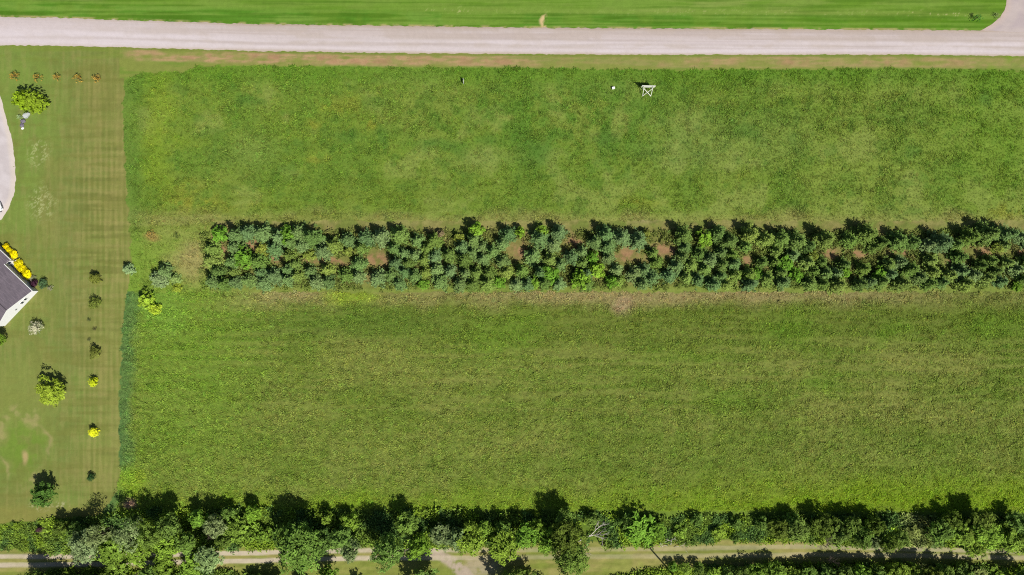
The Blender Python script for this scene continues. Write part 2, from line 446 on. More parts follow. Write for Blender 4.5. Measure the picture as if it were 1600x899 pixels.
    put(np.minimum(m + m_(7), 1) * ruts, (204, 190, 166), .95)
    fld = ((reg == 3) | (reg == 5))[:, None]
    c *= np.where(fld, np.array([1.0, 1.0, .98]), 1.0)
    # fine value scatter everywhere
    c *= (0.90 + 0.20 * tiny + 0.0)[:, None]
    # where the road and drive lie: gravel shoulder
    return c * K

def relief(px, py, reg):
    x = px * S; y = py * S
    amp = np.select([reg == 3, reg == 5, reg == 4, reg == 6], [0.5, 0.85, 0.6, 0.5], 0.08)
    # keep the road, drive, ruts and the house plot flat
    flat = np.minimum(1, np.minimum(np.abs(py - (road_top(px) + road_bot(px)) / 2) / 30, 1))
    z = 0.46 * (fbm((x * .96 + y * .28) / 2.0, y * .96 - x * .28, 0.75, 61, 2, 0.5) - 0.5) + 0.12 * (fbm(x, y, 0.5, 63, 2) - 0.5)
    ruts, fork = track_mask(px, py)
    amp = amp * np.where(flat < 0.9, 0.0, 1.0) * (1 - np.clip(ruts + fork, 0, 1))
    far = np.clip(1 - (np.hypot(np.maximum(np.abs(px - 800) - 860, 0), np.maximum(np.abs(py - 450) - 510, 0))) / 60, 0, 1)
    return z * amp * far

def axis(half, step, reach):
    a = list(np.arange(0, half, step)); s = step; v = a[-1]
    while v < reach:
        s *= 1.22; v += s; a.append(v)
    a = np.array(a)
    return np.concatenate([-a[:0:-1], a])

gx = axis(104, 0.215, 3000); gy = axis(60.5, 0.215, 3000)
GX, GY = np.meshgrid(gx, gy)
vx = GX.ravel(); vy = GY.ravel()
vpx = 800 + vx / S; vpy = 449.5 - vy / S
cpx = np.clip(vpx, -150, 1750); cpy = np.clip(vpy, -120, 1040)
NX, NY = len(gx), len(gy)
vreg = regions(vpx, vpy)
far_px = 800 + (vpx - 800); far_py = vpy
vcol = ground_colour(vpx, vpy, vreg)
vz = relief(vpx, vpy, vreg)
ii, jj = np.meshgrid(np.arange(NX - 1), np.arange(NY - 1))
ii = ii.ravel(); jj = jj.ravel()
quad = np.stack([jj * NX + ii, jj * NX + ii + 1, (jj + 1) * NX + ii + 1, (jj + 1) * NX + ii], 1)
freg = vreg[quad[:, 0]].copy()
_r, _f = track_mask(vpx, vpy)
tm = (np.maximum(_r, _f) > 0.45)
freg[tm[quad[:, 0]] & (freg == 6)] = 7

def sheet(name, codes, mat):
    q = quad[np.isin(freg, codes)]
    used, inv = np.unique(q.ravel(), return_inverse=True)
    me = bpy.data.meshes.new(name)
    nq = len(q)
    me.vertices.add(len(used)); me.loops.add(nq * 4); me.polygons.add(nq)
    co = np.stack([vx[used], vy[used], vz[used]], 1).astype(np.float32)
    me.vertices.foreach_set("co", co.ravel())
    me.loops.foreach_set("vertex_index", inv.astype(np.int32))
    me.polygons.foreach_set("loop_start", np.arange(0, nq * 4, 4, dtype=np.int32))
    me.polygons.foreach_set("loop_total", np.full(nq, 4, dtype=np.int32))
    me.polygons.foreach_set("use_smooth", np.ones(nq, dtype=bool))
    a = me.attributes.new("col", 'FLOAT_COLOR', 'POINT')
    cc = np.ones((len(used), 4), dtype=np.float32); cc[:, :3] = vcol[used]
    a.data.foreach_set("color", cc.ravel())
    me.materials.append(mat); me.update()
    o = link(name, me)
    o['kind'] = 'structure'
    return o

sheet('roadside_verge', [0, 1], MAT['turf'])
sheet('lawn', [2], MAT['turf'])
sheet('upper_field', [3], MAT['meadow'])
sheet('windbreak_ground', [4], MAT['soil'])
sheet('lower_field', [5], MAT['meadow'])
sheet('hedgerow_ground', [6], MAT['turf'])
sheet('farm_track', [7], MAT['turf'])

# ------------------------------------------------------------------ road, side road and driveway: gravel sheets with ragged edges
def strip_sheet(name, us, lo, hi, colour_fn, nv, z, swap=False, crown=0.05):
    """a sheet between the curves lo(u) and hi(u) (pixels)"""
    U = np.asarray(us, dtype=float); t = np.linspace(0, 1, nv)
    UU, TT = np.meshgrid(U, t)
    V = lo(UU) * (1 - TT) + hi(UU) * TT
    rag = (fbm(UU, UU * 0 + 3.0 + TT.round() * 40, 6, 71, 4) - 0.5) * 3.4
    V = V + rag * np.where((TT == 0) | (TT == 1), 1.0, 0.0)
    PX, PY = (V, UU) if swap else (UU, V)
    x = (PX - 800) * S; y = (449.5 - PY) * S
    zz = z + crown * (1 - (2 * TT - 1) ** 2)
    col = colour_fn(PX.ravel(), PY.ravel(), TT.ravel()) * K
    n, m = UU.shape
    i, j = np.meshgrid(np.arange(m - 1), np.arange(n - 1)); i = i.ravel(); j = j.ravel()
    q = np.stack([j * m + i, (j + 1) * m + i, (j + 1) * m + i + 1, j * m + i + 1], 1)
    me = bpy.data.meshes.new(name)
    me.from_pydata(np.stack([x.ravel(), y.ravel(), zz.ravel()], 1).tolist(), [], q.tolist())
    if me.polygons[0].normal.z < 0: me.flip_normals()
    a = me.attributes.new("col", 'FLOAT_COLOR', 'POINT')
    cc = np.ones((len(col), 4), dtype=np.float32); cc[:, :3] = col
    a.data.foreach_set("color", cc.ravel())
    me.polygons.foreach_set("use_smooth", np.ones(len(me.polygons), dtype=bool))
    me.materials.append(MAT['gravel']); me.update()
    o = link(name, me); o['kind'] = 'structure'
    return o

def mixc(c, rgb, w):
    w = np.clip(w, 0, 1)[:, None]
    return c * (1 - w) + lin(rgb) * w

def road_col(px, py, t):
    c = np.tile(lin((202, 190, 186)), (len(px), 1))
    lines = fbm(px / 60, t * 44, 3.0, 81, 4); blot = fbm(px / 3, py, 12, 82, 4)
    c = mixc(c, (214, 203, 204), sstep(.45, .65, lines) * .7)
    c = mixc(c, (186, 172, 168), sstep(.48, .68, 1 - lines) * .6)
    c = mixc(c, (194, 180, 170), sstep(.48, .66, blot) * .6)
    c = mixc(c, (224, 213, 216), np.exp(-((t - .84) / .09) ** 2) * .6)
    c = mixc(c, (224, 213, 216), np.exp(-((t - .55) / .07) ** 2) * .5)
    c = mixc(c, (182, 162, 142), np.exp(-(t / .10) ** 2) * .8)
    c = mixc(c, (196, 180, 172), np.exp(-((t - .28) / .16) ** 2) * .5)
    c = mixc(c, (192, 174, 152), np.exp(-((1 - t) / .05) ** 2) * .8)
    c = mixc(c, (228, 218, 224), (1 - sstep(0, 500, px)) * .35)
    return c * (0.95 + 0.1 * fbm(px, py, 3, 83, 2))[:, None]
us = np.concatenate([np.linspace(-9000, -240, 60), np.arange(-230, 1831, 2.0), np.linspace(1840, 10000, 60)])
strip_sheet('gravel_road', us, road_top, road_bot, road_col, 23, 0.02)

def side_col(px, py, t):
    c = np.tile(lin((198, 184, 180)), (len(px), 1))
    bl = fbm(px, py, 14, 84, 4)
    c = mixc(c, (184, 170, 172), sstep(.45, .65, bl) * .7)
    c = mixc(c, (206, 180, 164), (1 - sstep(0, .12, t)) * .6)
    return c * (0.94 + 0.12 * fbm(px, py, 4, 85, 2))[:, None]
strip_sheet('side_road', np.concatenate([np.linspace(-9000, -120, 30), np.arange(-116, 47, 2.0), [50.0, 54.0]]), side_left, lambda v: side_left(v) * 0 + np.interp(v, [-200, 0, 54], [1640, 1650, 1690]), side_col, 15, 0.012, swap=True, crown=0.02)

def drive_col(px, py, t):
    c = np.tile(lin((214, 205, 206)), (len(px), 1))
    c = mixc(c, (200, 190, 190), sstep(.45, .65, fbm(px, py, 16, 86, 4)) * .7)
    c = mixc(c, (226, 212, 196), sstep(.86, .97, t) * .7)
    return c * (0.95 + 0.1 * fbm(px, py, 4, 87, 2))[:, None]
strip_sheet('driveway', np.arange(96, 372, 2.0), lambda v: np.minimum(drive_edge(v) - 6, -60 + 0 * v), drive_edge, drive_col, 17, 0.012, swap=True, crown=0.03)

# ------------------------------------------------------------------ grass and undergrowth (nobody could count it)
def blades(name, seed, n, length, width, splay, mat=None, leafy=False, rad=0.08):
    g = np.random.default_rng(seed)
    az = g.random(n) * 2 * math.pi; lean = g.uniform(*splay, n); ln = g.uniform(*length, n); wd = g.uniform(*width, n)
    root = g.normal(0, rad, (n, 2))
    d = np.stack([np.cos(az) * np.sin(lean), np.sin(az) * np.sin(lean), np.cos(lean)], 1)
    side = np.stack([-np.sin(az), np.cos(az), g.normal(0, .25, n)], 1)
    p0 = np.concatenate([root, np.zeros((n, 1))], 1)
    if leafy: p0[:, 2] += g.uniform(0, 0.35, n)
    mid = p0 + d * (ln * .55)[:, None]
    tip = p0 + d * ln[:, None]; tip[:, 2] -= ln * 0.18
    P = np.stack([p0, mid + side * (wd * .5)[:, None], tip, mid - side * (wd * .5)[:, None]], 1)
    return quads_mesh(name, P, g.random(n), mat or MAT['grass'])

def source_collection(name, meshes):
    c = bpy.data.collections.new(name)
    for me in meshes:
        o = bpy.data.objects.new(me.name, me); o.hide_render = True; o['kind'] = 'helper'
        c.objects.link(o)
    return c

TUFTS = source_collection("grass_tuft_sources", [blades("grass_tuft", 100 + i, 26, (.22, .46), (.035, .07), (.45, 1.25), rad=.12) for i in range(6)])
WEEDS = source_collection("weed_sources", [blades("weed_clump", 200 + i, 34, (.3, .6), (.09, .2), (.3, 1.4), leafy=True, rad=.22) for i in range(6)])

def scatter(name, pts, col, scale, sources, label, cat):
    n = len(pts)
    g = np.random.default_rng(abs(hash(name)) % 1000 if False else len(name) * 7 + n % 97)
    me = bpy.data.meshes.new(name)
    me.vertices.add(n); me.vertices.foreach_set("co", np.asarray(pts, dtype=np.float32).ravel())
    a = me.attributes.new("col", 'FLOAT_COLOR', 'POINT'); cc = np.ones((n, 4), dtype=np.float32); cc[:, :3] = col; a.data.foreach_set("color", cc.ravel())
    a = me.attributes.new("size", 'FLOAT', 'POINT'); a.data.foreach_set("value", np.asarray(scale, dtype=np.float32))
    a = me.attributes.new("turn", 'FLOAT_VECTOR', 'POINT'); rr = np.zeros((n, 3), dtype=np.float32); rr[:, 2] = g.random(n) * 6.283; rr[:, :2] = g.normal(0, .12, (n, 2)); a.data.foreach_set("vector", rr.ravel())
    a = me.attributes.new("pick", 'INT', 'POINT'); a.data.foreach_set("value", g.integers(0, 6, n).astype(np.int32))
    o = link(name, me)
    ng = bpy.data.node_groups.new(name, 'GeometryNodeTree')
    ng.interface.new_socket("Geometry", in_out='INPUT', socket_type='NodeSocketGeometry')
    ng.interface.new_socket("Geometry", in_out='OUTPUT', socket_type='NodeSocketGeometry')
    N = ng.nodes; L = ng.links
    gi = N.new("NodeGroupInput"); go = N.new("NodeGroupOutput")
    iop = N.new("GeometryNodeInstanceOnPoints")
    ci = N.new("GeometryNodeCollectionInfo"); ci.inputs["Collection"].default_value = sources
    ci.inputs["Separate Children"].default_value = True; ci.inputs["Reset Children"].default_value = True
    def attr(nm, ty):
        k = N.new("GeometryNodeInputNamedAttribute"); k.data_type = ty; k.inputs["Name"].default_value = nm; return k.outputs["Attribute"]
    L.new(gi.outputs[0], iop.inputs["Points"]); L.new(ci.outputs[0], iop.inputs["Instance"])
    iop.inputs["Pick Instance"].default_value = True
    L.new(attr("pick", 'INT'), iop.inputs["Instance Index"])
    L.new(attr("turn", 'FLOAT_VECTOR'), iop.inputs["Rotation"])
    L.new(attr("size", 'FLOAT'), iop.inputs["Scale"])
    L.new(iop.outputs[0], go.inputs[0])
    md = o.modifiers.new("scatter", 'NODES'); md.node_group = ng
    tag(o, label, cat, None, 'stuff')
    return o

rng = np.random.default_rng(5)
def jitter_grid(x0, x1, y0, y1, step):
    a = np.arange(x0, x1, step); b = np.arange(y0, y1, step)
    X, Y = np.meshgrid(a, b); X = X.ravel(); Y = Y.ravel()
    return X + rng.uniform(-.5, .5, len(X)) * step, Y + rng.uniform(-.5, .5, len(Y)) * step

def prep(px, py):
    reg = regions(px, py)
    return reg, ground_colour(px, py, reg), relief(px, py, reg)

def to_pts(px, py, z):
    return np.stack([(px - 800) * S, (449.5 - py) * S, z], 1)

# two hay fields
TUFT = {3: 1.46, 5: 2.0}
px, py = jitter_grid(184, 1640, 100, 812, 0.41 / S)
reg, col, z = prep(px, py)
dens = np.clip(.5 + 1.25 * (fbm((px * .96 - py * .28) / 2.1, px * .28 + py * .96, 5.2, 91, 2) - .5), 0, 1)
for code, nm, lab, base in ((3, 'upper_field_grass', 'ankle high green hay grass covering the field between road and tree belt', 0.66),
                            (5, 'lower_field_grass', 'tussocky olive green hay grass covering the field below the tree belt', 0.92)):
    k = (reg == code)
    if code == 3: base = base * (.75 + .28 * sstep(.42, .62, fbm(px, py, 45, 2, 4)) + .35 * sstep(.48, .62, fbm(px, py, 16, 22, 3)) + .15 * (py < 215))
    hgt = base * np.clip(0.35 + 1.4 * dens, .65, 1.6) * np.where(code == 5, 1 - .35 * sstep(.5, .66, fbm(px / 22, py, 5.0, 33, 2)) * (py < 640), 1.0)
    edge = px - field_left(py)
    hgt = hgt * (.55 + .45 * sstep(2, 16, edge)) * np.where(py > 470, 1 + .35 * (1 - sstep(4, 26, edge + (dens - .5) * 30)), 1)
    cj = col * rng.normal(1.0, 0.17, (len(px), 1)) * (1 + rng.normal(0, .05, (len(px), 3)))
    scatter(nm, to_pts(px[k], py[k], z[k] - 0.01), np.clip(cj[k] * TUFT[code], 0, 1), hgt[k], TUFTS, lab, 'grass')

# weeds and brambles under the hedgerows, in the tree belt and along its edges
px, py = jitter_grid(-30, 1640, 700, 925, 0.55 / S)
reg, col, z = prep(px, py)
nz = fbm(px, py, 26, 95, 4)
up = np.interp(px, [-100, 0, 150, 200, 350, 640, 900, 1000, 1600], [820, 820, 810, 800, 796, 801, 804, 806, 806])
lowb = rut_upper(px) - 9
k1 = (py > up + (nz - .5) * 14) & (py < lowb + (nz - .5) * 8)
low2 = np.interp(px, [-100, 60, 210, 345, 400, 560, 700, 1030, 1100, 1300, 1640], [960, 890, 893, 893, 900, 960, 960, 890, 884, 880, 886])
k2 = (py > low2 + (nz - .5) * 10)
k = (k1 | k2) & (nz > .30)
k &= ~((px > 900) & (px < 948) & (py > 812) & (py < 850) & (rng.random(len(px)) < .85))
ruts, fork = track_mask(px, py)
k &= (np.maximum(ruts, fork) < .3)
wc = np.tile(lin((110, 134, 52)) * K, (len(px), 1))
w = sstep(.45, .6, fbm(px, py, 34, 96, 3))[:, None]; wc = wc * (1 - w) + lin((128, 154, 48)) * K * w
w = sstep(.52, .66, fbm(px, py, 22, 97, 3))[:, None]; wc = wc * (1 - w) + lin((88, 118, 58)) * K * w
w = (sstep(1395, 1420, px) * (1 - sstep(1440, 1470, px)) * .7)[:, None]; wc = wc * (1 - w) + lin((140, 148, 92)) * K * w
wc *= 1.6 * rng.normal(1, .2, (len(px), 1))
scatter('undergrowth', to_pts(px[k], py[k], z[k]), np.clip(wc[k], 0.005, 1), ((0.9 + 1.2 * fbm(px, py, 9, 98, 3)) * np.where(px < 78, .6, 1.0) * np.where((px > 1035) & (px < 1210), .75, 1.0))[k], WEEDS,
        'bright green brambles and tall weeds filling the hedgerows beside the farm track', 'weeds')
px, py = jitter_grid(318, 1640, 364, 452, 0.7 / S)
reg, col, z = prep(px, py)
soil = np.zeros(len(px))
for (a, b_, rx, ry) in SOIL: soil = np.maximum(soil, 1 - np.hypot((px - a) / rx / .95, (py - b_) / ry / .95))
k = (soil <= 0) & (fbm(px, py, 18, 99, 3) > .42)
wc = (col * .6 + .4 * lin((98, 124, 54)) * K) * 1.3 * rng.normal(1, .15, (len(px), 1))
scatter('belt_undergrowth', to_pts(px[k], py[k], z[k]), np.clip(wc[k], 0.005, 1), (0.7 + .7 * fbm(px, py, 9, 94, 3))[k], WEEDS,
        'olive weeds and dry grass growing between the trees of the belt', 'weeds')

# ------------------------------------------------------------------ plants: meshes shared between copies
def leaf_quads(C, Nrm, size, g, aspect=0.7):
    n = len(C)
    Nrm = Nrm / np.linalg.norm(Nrm, axis=1, keepdims=True)
    t = g.normal(0, 1, (n, 3)); t -= (t * Nrm).sum(1, keepdims=True) * Nrm; t /= np.linalg.norm(t, axis=1, keepdims=True)
    b = np.cross(Nrm, t)
    s = size[:, None]
    return np.stack([C - t * s, C + b * s * aspect * .6, C + t * s, C - b * s * aspect * .6], 1)

def broadleaf(seed, Rr, H, n_lobes, clumps, leaves, leaf, base=0.22, spread=0.62, sparse=0.0, mat='leaf', trunk_r=None):
    g = np.random.default_rng(seed)
    lob = []
    for i in range(n_lobes):
        a = 2 * math.pi * (i + g.uniform(-.35, .35)) / max(1, n_lobes - 2); rr = Rr * spread * g.uniform(.55, 1.05)
        zz = H * g.uniform(base + .22, .74)
        if i >= n_lobes - 2: rr *= .25; zz = H * g.uniform(.7, .8)
        lob.append((rr * math.cos(a), rr * math.sin(a), zz, Rr * g.uniform(.28, .46)))
    C = []; Nn = []; T = []
    for (x, y, z, r) in lob:
        rz = min(r * 1.1, H - z, )
        tone = g.normal(0, .10)
        for _ in range(clumps):
            d = g.normal(0, 1, 3); d[2] = d[2] * .8 + .35; d /= np.linalg.norm(d)
            q = r * g.uniform(.72, 1.1)
            c0 = np.array([x + d[0] * q, y + d[1] * q, max(H * base * .8, z + d[2] * rz * g.uniform(.75, 1.05))])
            m = max(3, int(leaves * g.uniform(.6, 1.4)))
            pts = c0 + g.normal(0, 1, (m, 3)) * np.array([.15, .15, .09]) * r * 1.2
            C.append(pts); Nn.append(d * .7 + np.array([0, 0, .5]) + g.normal(0, .30, (m, 3)))
            T.append(np.clip(.5 + tone + g.normal(0, .16) + g.normal(0, .09, m), 0, 1))
    C = np.concatenate(C); Nn = np.concatenate(Nn); T = np.concatenate(T)
    C[:, 2] = np.maximum(C[:, 2], 0.06)
    crown = quads_mesh("crown", leaf_quads(C, Nn, g.uniform(.7, 1.3, len(C)) * leaf, g), T, MAT[mat])
    mb = MB(); tr = trunk_r or (0.02 + 0.018 * H)
    top = Vector((g.normal(0, .05) * H, g.normal(0, .05) * H, H * .72))
    midp = Vector((g.normal(0, .03) * H, g.normal(0, .03) * H, H * .33))
    mb.tube([(0, 0, -.15), midp, top], [tr * 1.25, tr * .8, tr * .25], 7)
    for (x, y, z, r) in lob:
        p = Vector((0, 0, 0)).lerp(midp, g.uniform(.5, 1.0)) if z < H * .5 else midp.lerp(top, g.uniform(0, .5))
        e = Vector((x, y, z)); m = p.lerp(e, .5) + Vector((0, 0, H * .03))
        mb.tube([p, m, e], [tr * .5, tr * .32, tr * .12], 5)
    return crown, mb.mesh("trunk", MAT['bark'], True)

def spruce(seed, Rr, H, whorls=9):
    g = np.random.default_rng(seed)
    C = []; Nn = []; Sz = []; T = []; Dr = []
    for w in range(whorls):
        f = w / (whorls - 1)
        z = H * (.07 + .86 * f) ; rad = Rr * (1 - f) ** .75 + Rr * .10
        nb = max(4, int(round(10 - 5 * f)))
        a0 = g.random() * 6.28
        for b in range(nb):
            a = a0 + 2 * math.pi * b / nb + g.normal(0, .25); L_ = rad * g.uniform(.55, 1.15)
            drop = g.uniform(.02, .2) * L_; up = g.uniform(.05, .22) * L_ * (0.6 + f)
            dirv = np.array([math.cos(a), math.sin(a), 0]); side = np.array([-math.sin(a), math.cos(a), 0])
            st = max(3, int(L_ / .17))
            for s in range(st):
                u = (s + .6) / st
                p = dirv * L_ * u + np.array([0, 0, z - drop * math.sin(u * 2.6) + up * u * u + g.normal(0, .02)])
                wdt = L_ * .34 * (1 - u) ** .6 + .10
                for sg in (-1, 1):
                    C.append(p + side * sg * wdt * .55 + g.normal(0, .03, 3)); Dr.append(dirv * .75 + side * sg); Sz.append(.12 + wdt * .42)
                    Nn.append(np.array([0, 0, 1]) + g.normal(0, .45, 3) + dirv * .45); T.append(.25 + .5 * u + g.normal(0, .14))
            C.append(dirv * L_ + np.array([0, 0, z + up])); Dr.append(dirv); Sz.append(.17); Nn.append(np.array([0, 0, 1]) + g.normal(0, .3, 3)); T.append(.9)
    for k in range(5):
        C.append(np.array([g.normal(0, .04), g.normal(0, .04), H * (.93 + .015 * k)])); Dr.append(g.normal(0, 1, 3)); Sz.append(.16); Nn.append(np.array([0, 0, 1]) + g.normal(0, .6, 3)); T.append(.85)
    C = np.array(C); Nn = np.array(Nn); Nn /= np.linalg.norm(Nn, axis=1, keepdims=True); Dr = np.array(Dr)
    Dr -= (Dr * Nn).sum(1, keepdims=True) * Nn; Dr /= np.linalg.norm(Dr, axis=1, keepdims=True)
    B = np.cross(Nn, Dr); s = np.array(Sz)[:, None]
    P = np.stack([C - Dr * s, C + B * s * .42, C + Dr * s, C - B * s * .42], 1)
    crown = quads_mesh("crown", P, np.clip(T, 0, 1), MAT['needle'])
    mb = MB(); mb.tube([(0, 0, -.1), (0, 0, H * .5), (0, 0, H * .97)], [.02 + .018 * H, .012 * H, .01], 6)
    return crown, mb.mesh("trunk", MAT['bark'], True)

LIB = {}
def lib(kind, fn, n):
    LIB[kind] = [fn(i) for i in range(n)]
lib('spruce', lambda i: spruce(300 + i, 1.55, 3.2, 9) + (1.55, 3.2), 8)
lib('tall_spruce', lambda i: spruce(320 + i, 1.9, 4.4, 11) + (1.9, 4.4), 8)
lib('bush', lambda i: broadleaf(400 + i, 1.7, 2.6, 9, 11, 12, .19, base=.08) + (1.7, 2.6), 6)
lib('small_tree', lambda i: broadleaf(420 + i, 2.3, 5.0, 12, 14, 14, .22, base=.2) + (2.3, 5.0), 6)
lib('tree', lambda i: broadleaf(440 + i, 2.9, 7.0, 14, 14, 15, .25, base=.25) + (2.9, 7.0), 6)
lib('big_tree', lambda i: broadleaf(460 + i, 4.2, 9.5, 19, 16, 16, .27, base=.28) + (4.2, 9.5), 4)
lib('airy_tree', lambda i: broadleaf(480 + i, 3.0, 9.0, 12, 16, 8, .2, base=.3, spread=.72) + (3.0, 9.0), 3)

prand = random.Random(12)
def plant(name, kind, base, rad, h, colour, label, cat, group=None, variant=None, part='crown', lean=None):
    """a tree or shrub: an Empty at its foot with a crown and a trunk that share their meshes with the others of the kind"""
    v = LIB[kind][prand.randrange(len(LIB[kind])) if variant is None else variant % len(LIB[kind])]
    crown, trunk, r0, h0 = v
    t = empty(name, base, prand.random() * 6.283)
    if lean: t.rotation_euler = (lean[0], lean[1], t.rotation_euler[2])
    sx = rad / r0; sz = h / h0
    t.scale = (sx * prand.uniform(.94, 1.06), sx * prand.uniform(.94, 1.06), sz)
    tag(t, label, cat, group)
    c = link(part, crown, t)
    s = prand.uniform(.88, 1.12)
    col = lin(colour) * K * 1.38 * s
    c.color = (float(col[0] * prand.uniform(.93, 1.07)), float(col[1]), float(col[2] * prand.uniform(.9, 1.1)), 1)
    link('trunk' if part == 'crown' else 'stem', trunk, t)
    return t

ORD = ['', 'second ', 'third ', 'fourth ', 'fifth ', 'sixth ', 'seventh ', 'eighth ', 'ninth ', 'tenth ', 'eleventh ', 'twelfth ', 'thirteenth ', 'fourteenth ',
       'fifteenth ', 'sixteenth ', 'seventeenth ', 'eighteenth ', 'nineteenth ', 'twentieth ']
def ordinal(i, n):
    if n == 1: return ''
    if i == 0: return 'leftmost '
    if i == n - 1: return 'rightmost '
    return ORD[i] 

# ------------------------------------------------------------------ the belt of young trees between the fields
TINT = {'blue-green': [(102, 127, 68), (110, 133, 78), (96, 123, 72)], 'green': [(100, 124, 54), (108, 130, 60), (92, 116, 54)], 'yellowish': [(118, 138, 62)]}
belt = []     # (px, py of the crown centre, kind, radius px, height, colour word, zone)
br = random.Random(77)
HOLES = SOIL + [(1028, 372, 20, 10), (1190, 396, 10, 6)]
def top_line(x): return 366 + 5 * math.sin(x / 37.0) + 3 * math.sin(x / 13.0 + 1)
tries = 0
while tries < 9000 and len(belt) < 262:
    tries += 1
    x = br.uniform(330, 1612); y = br.uniform(362, 445)
    right = min(1, max(0, (x - 950) / 250))
    if y < top_line(x): continue
    edge_top = y < top_line(x) + 11
    rr = br.uniform(11, 15.5) + (3.0 + 1.5 * right if edge_top else 0); h_ = br.uniform(2.8, 4.3) + ((.9 + .7 * right) if edge_top else .2 * right)
    if x < 345 and br.random() < .5: continue
    if any(math.hypot((x - a_) / (rx + rr * .55), (y - b_) / (ry + rr * .6)) < 1.0 for a_, b_, rx, ry in HOLES): continue
    if x > 1180 and 387 < y < 407 and br.random() < .88: continue
    if any(math.hypot(x - q[0], (y - q[1]) * 1.1) < .66 * (rr + q[3]) for q in belt): continue
    w_ = 'yellowish' if br.random() < .08 else ('green' if br.random() < (.25 + .45 * right) else 'blue-green')
    zone = 'along the top edge' if edge_top else 'upper middle' if y < 400 else 'lower middle' if y < 426 else 'along the bottom edge'
    belt.append((x, y, 'spruce' if h_ < 4.0 else 'tall_spruce', rr, h_, w_, zone))
broad = [(342,366,15,2.6,'mid'),(450,366,17,3.2,'mid'),(380,404,19,3.0,'mid'),(745,360,14,3.6,'lime'),(812,362,11,2.6,'lime'),(846,362,12,2.6,'lime'),(905,436,18,3.4,'lime'),
         (862,430,17,3.0,'mid'),(932,424,15,3.2,'lime'),(925,402,12,2.8,'mid'),(1100,374,15,3.2,'lime'),(1226,412,15,2.8,'mid'),(1243,428,13,2.6,'mid'),(412,388,12,2.0,'olive'),(484,398,12,1.6,'olive'),
         (545,392,11,1.8,'olive'),(660,445,10,1.8,'mid'),(780,442,12,2.2,'mid'),(835,442,11,2.2,'lime'),(1320,426,12,2.4,'mid'),(1372,428,12,2.6,'mid'),(1270,400,10,2.2,'olive'),(1560,388,10,2.0,'olive'),(1590,448,10,1.6,'lime'),
         (955,440,13,2.8,'mid'),(1180,430,11,2.2,'mid'),(715,372,9,1.8,'olive'),(688,366,8,1.8,'brown'),(1010,365,8,2.0,'olive')]
belt = [b for b in belt if all(math.hypot(b[0] - q[0], b[1] - q[1]) > q[2] * .8 for q in broad)]
BC = {'mid': (98, 138, 44), 'lime': (118, 152, 48), 'olive': (126, 138, 58), 'brown': (130, 112, 84)}
SEG = [(300, 480, 'at its left end'), (480, 620, 'by the long soil strip'), (620, 800, 'left of the round soil hollow'), (800, 965, 'right of the round soil hollow'),
       (965, 1160, 'around the brightest soil'), (1160, 1320, 'left of the reddish gap'), (1320, 1470, 'past the reddish gap'), (1470, 1700, 'at its right end')]
def seg_of(x, segs):
    for i, s in enumerate(segs):
        if s[0] <= x < s[1]: return i
    return len(segs) - 1
from collections import defaultdict
bk = defaultdict(list)
for b in belt: bk[(b[6], seg_of(b[0], SEG), b[5], b[2])].append(b)
for (zn, si, word, kd), lst in bk.items():
    lst.sort()
    for i, b in enumerate(lst):
        where = "along the belt's " + zn[10:] if zn.startswith('along') else f"in the belt's {zn}"
        lab = f"{ordinal(i, len(lst))}{'tall' if kd == 'tall_spruce' else 'small'} {word} spruce {where}, {SEG[si][2]}"
        plant('spruce_tree', kd, Vector((*W(b[0], b[1], b[4] * .45)[:2], 0)), b[3] * S, b[4], br.choice(TINT[word]), lab, 'spruce', 'spruces planted in the belt between the fields')
bd = defaultdict(list)
NAME = {'mid': 'mid green broadleaf', 'lime': 'lime broadleaf', 'olive': 'low olive green', 'brown': 'brownish half-dead'}
for q in broad: bd[(q[4], seg_of(q[0], SEG))].append(q)
for (k, si), lst in bd.items():
    lst.sort()
    for i, q in enumerate(lst):
        plant('broadleaf_bush', 'bush', Vector((*W(q[0], q[1], q[3] * .5)[:2], 0)), q[2] * S, q[3], BC[k], f"{ordinal(i, len(lst))}{NAME[k]} bush in the spruce belt, {SEG[si][2]}", 'bush', 'broadleaf bushes within the spruce belt')

# spruces and lime shrub left of the belt
for (x, y, r_, h_, cc, lab) in ((199,421,10,2.6,(126,146,96),'small pale spruce standing alone on the lawn edge left of the belt'),
                             (246,436,15,3.0,(118,140,90),'lower of the two pale spruces clumped beside the belt end, nearest the lime shrubs'),
                             (256,424,13,3.2,(110, 136, 82),'upper pale blue-green spruce of the clump left of the belt end'),
                             (273,436,9,2.2,(132,156,84),'small yellowish spruce at the right side of the clump left of the belt')):
    plant('spruce_tree', 'spruce', Vector((*W(x, y, h_ * .45)[:2], 0)), r_ * S, h_, cc, lab, 'spruce', 'pale spruces left of the belt')
for (x, y, r_, h_, cc, lab) in ((228,470,15,2.6,(138,166,50),'large lime yellow shrub at the field edge under the pale spruces'), (241,483,11,1.6,(154,176,52),'low lime yellow shrub tucked against the larger lime one'),
                             (277,450,9,1.0,(136,152,52),'low yellowish weed bush right of the pale spruces')):
    plant('lime_shrub', 'bush', Vector((*W(x, y, h_ * .5)[:2], 0)), r_ * S, h_, cc, lab, 'shrub', 'lime shrubs at the field edge')

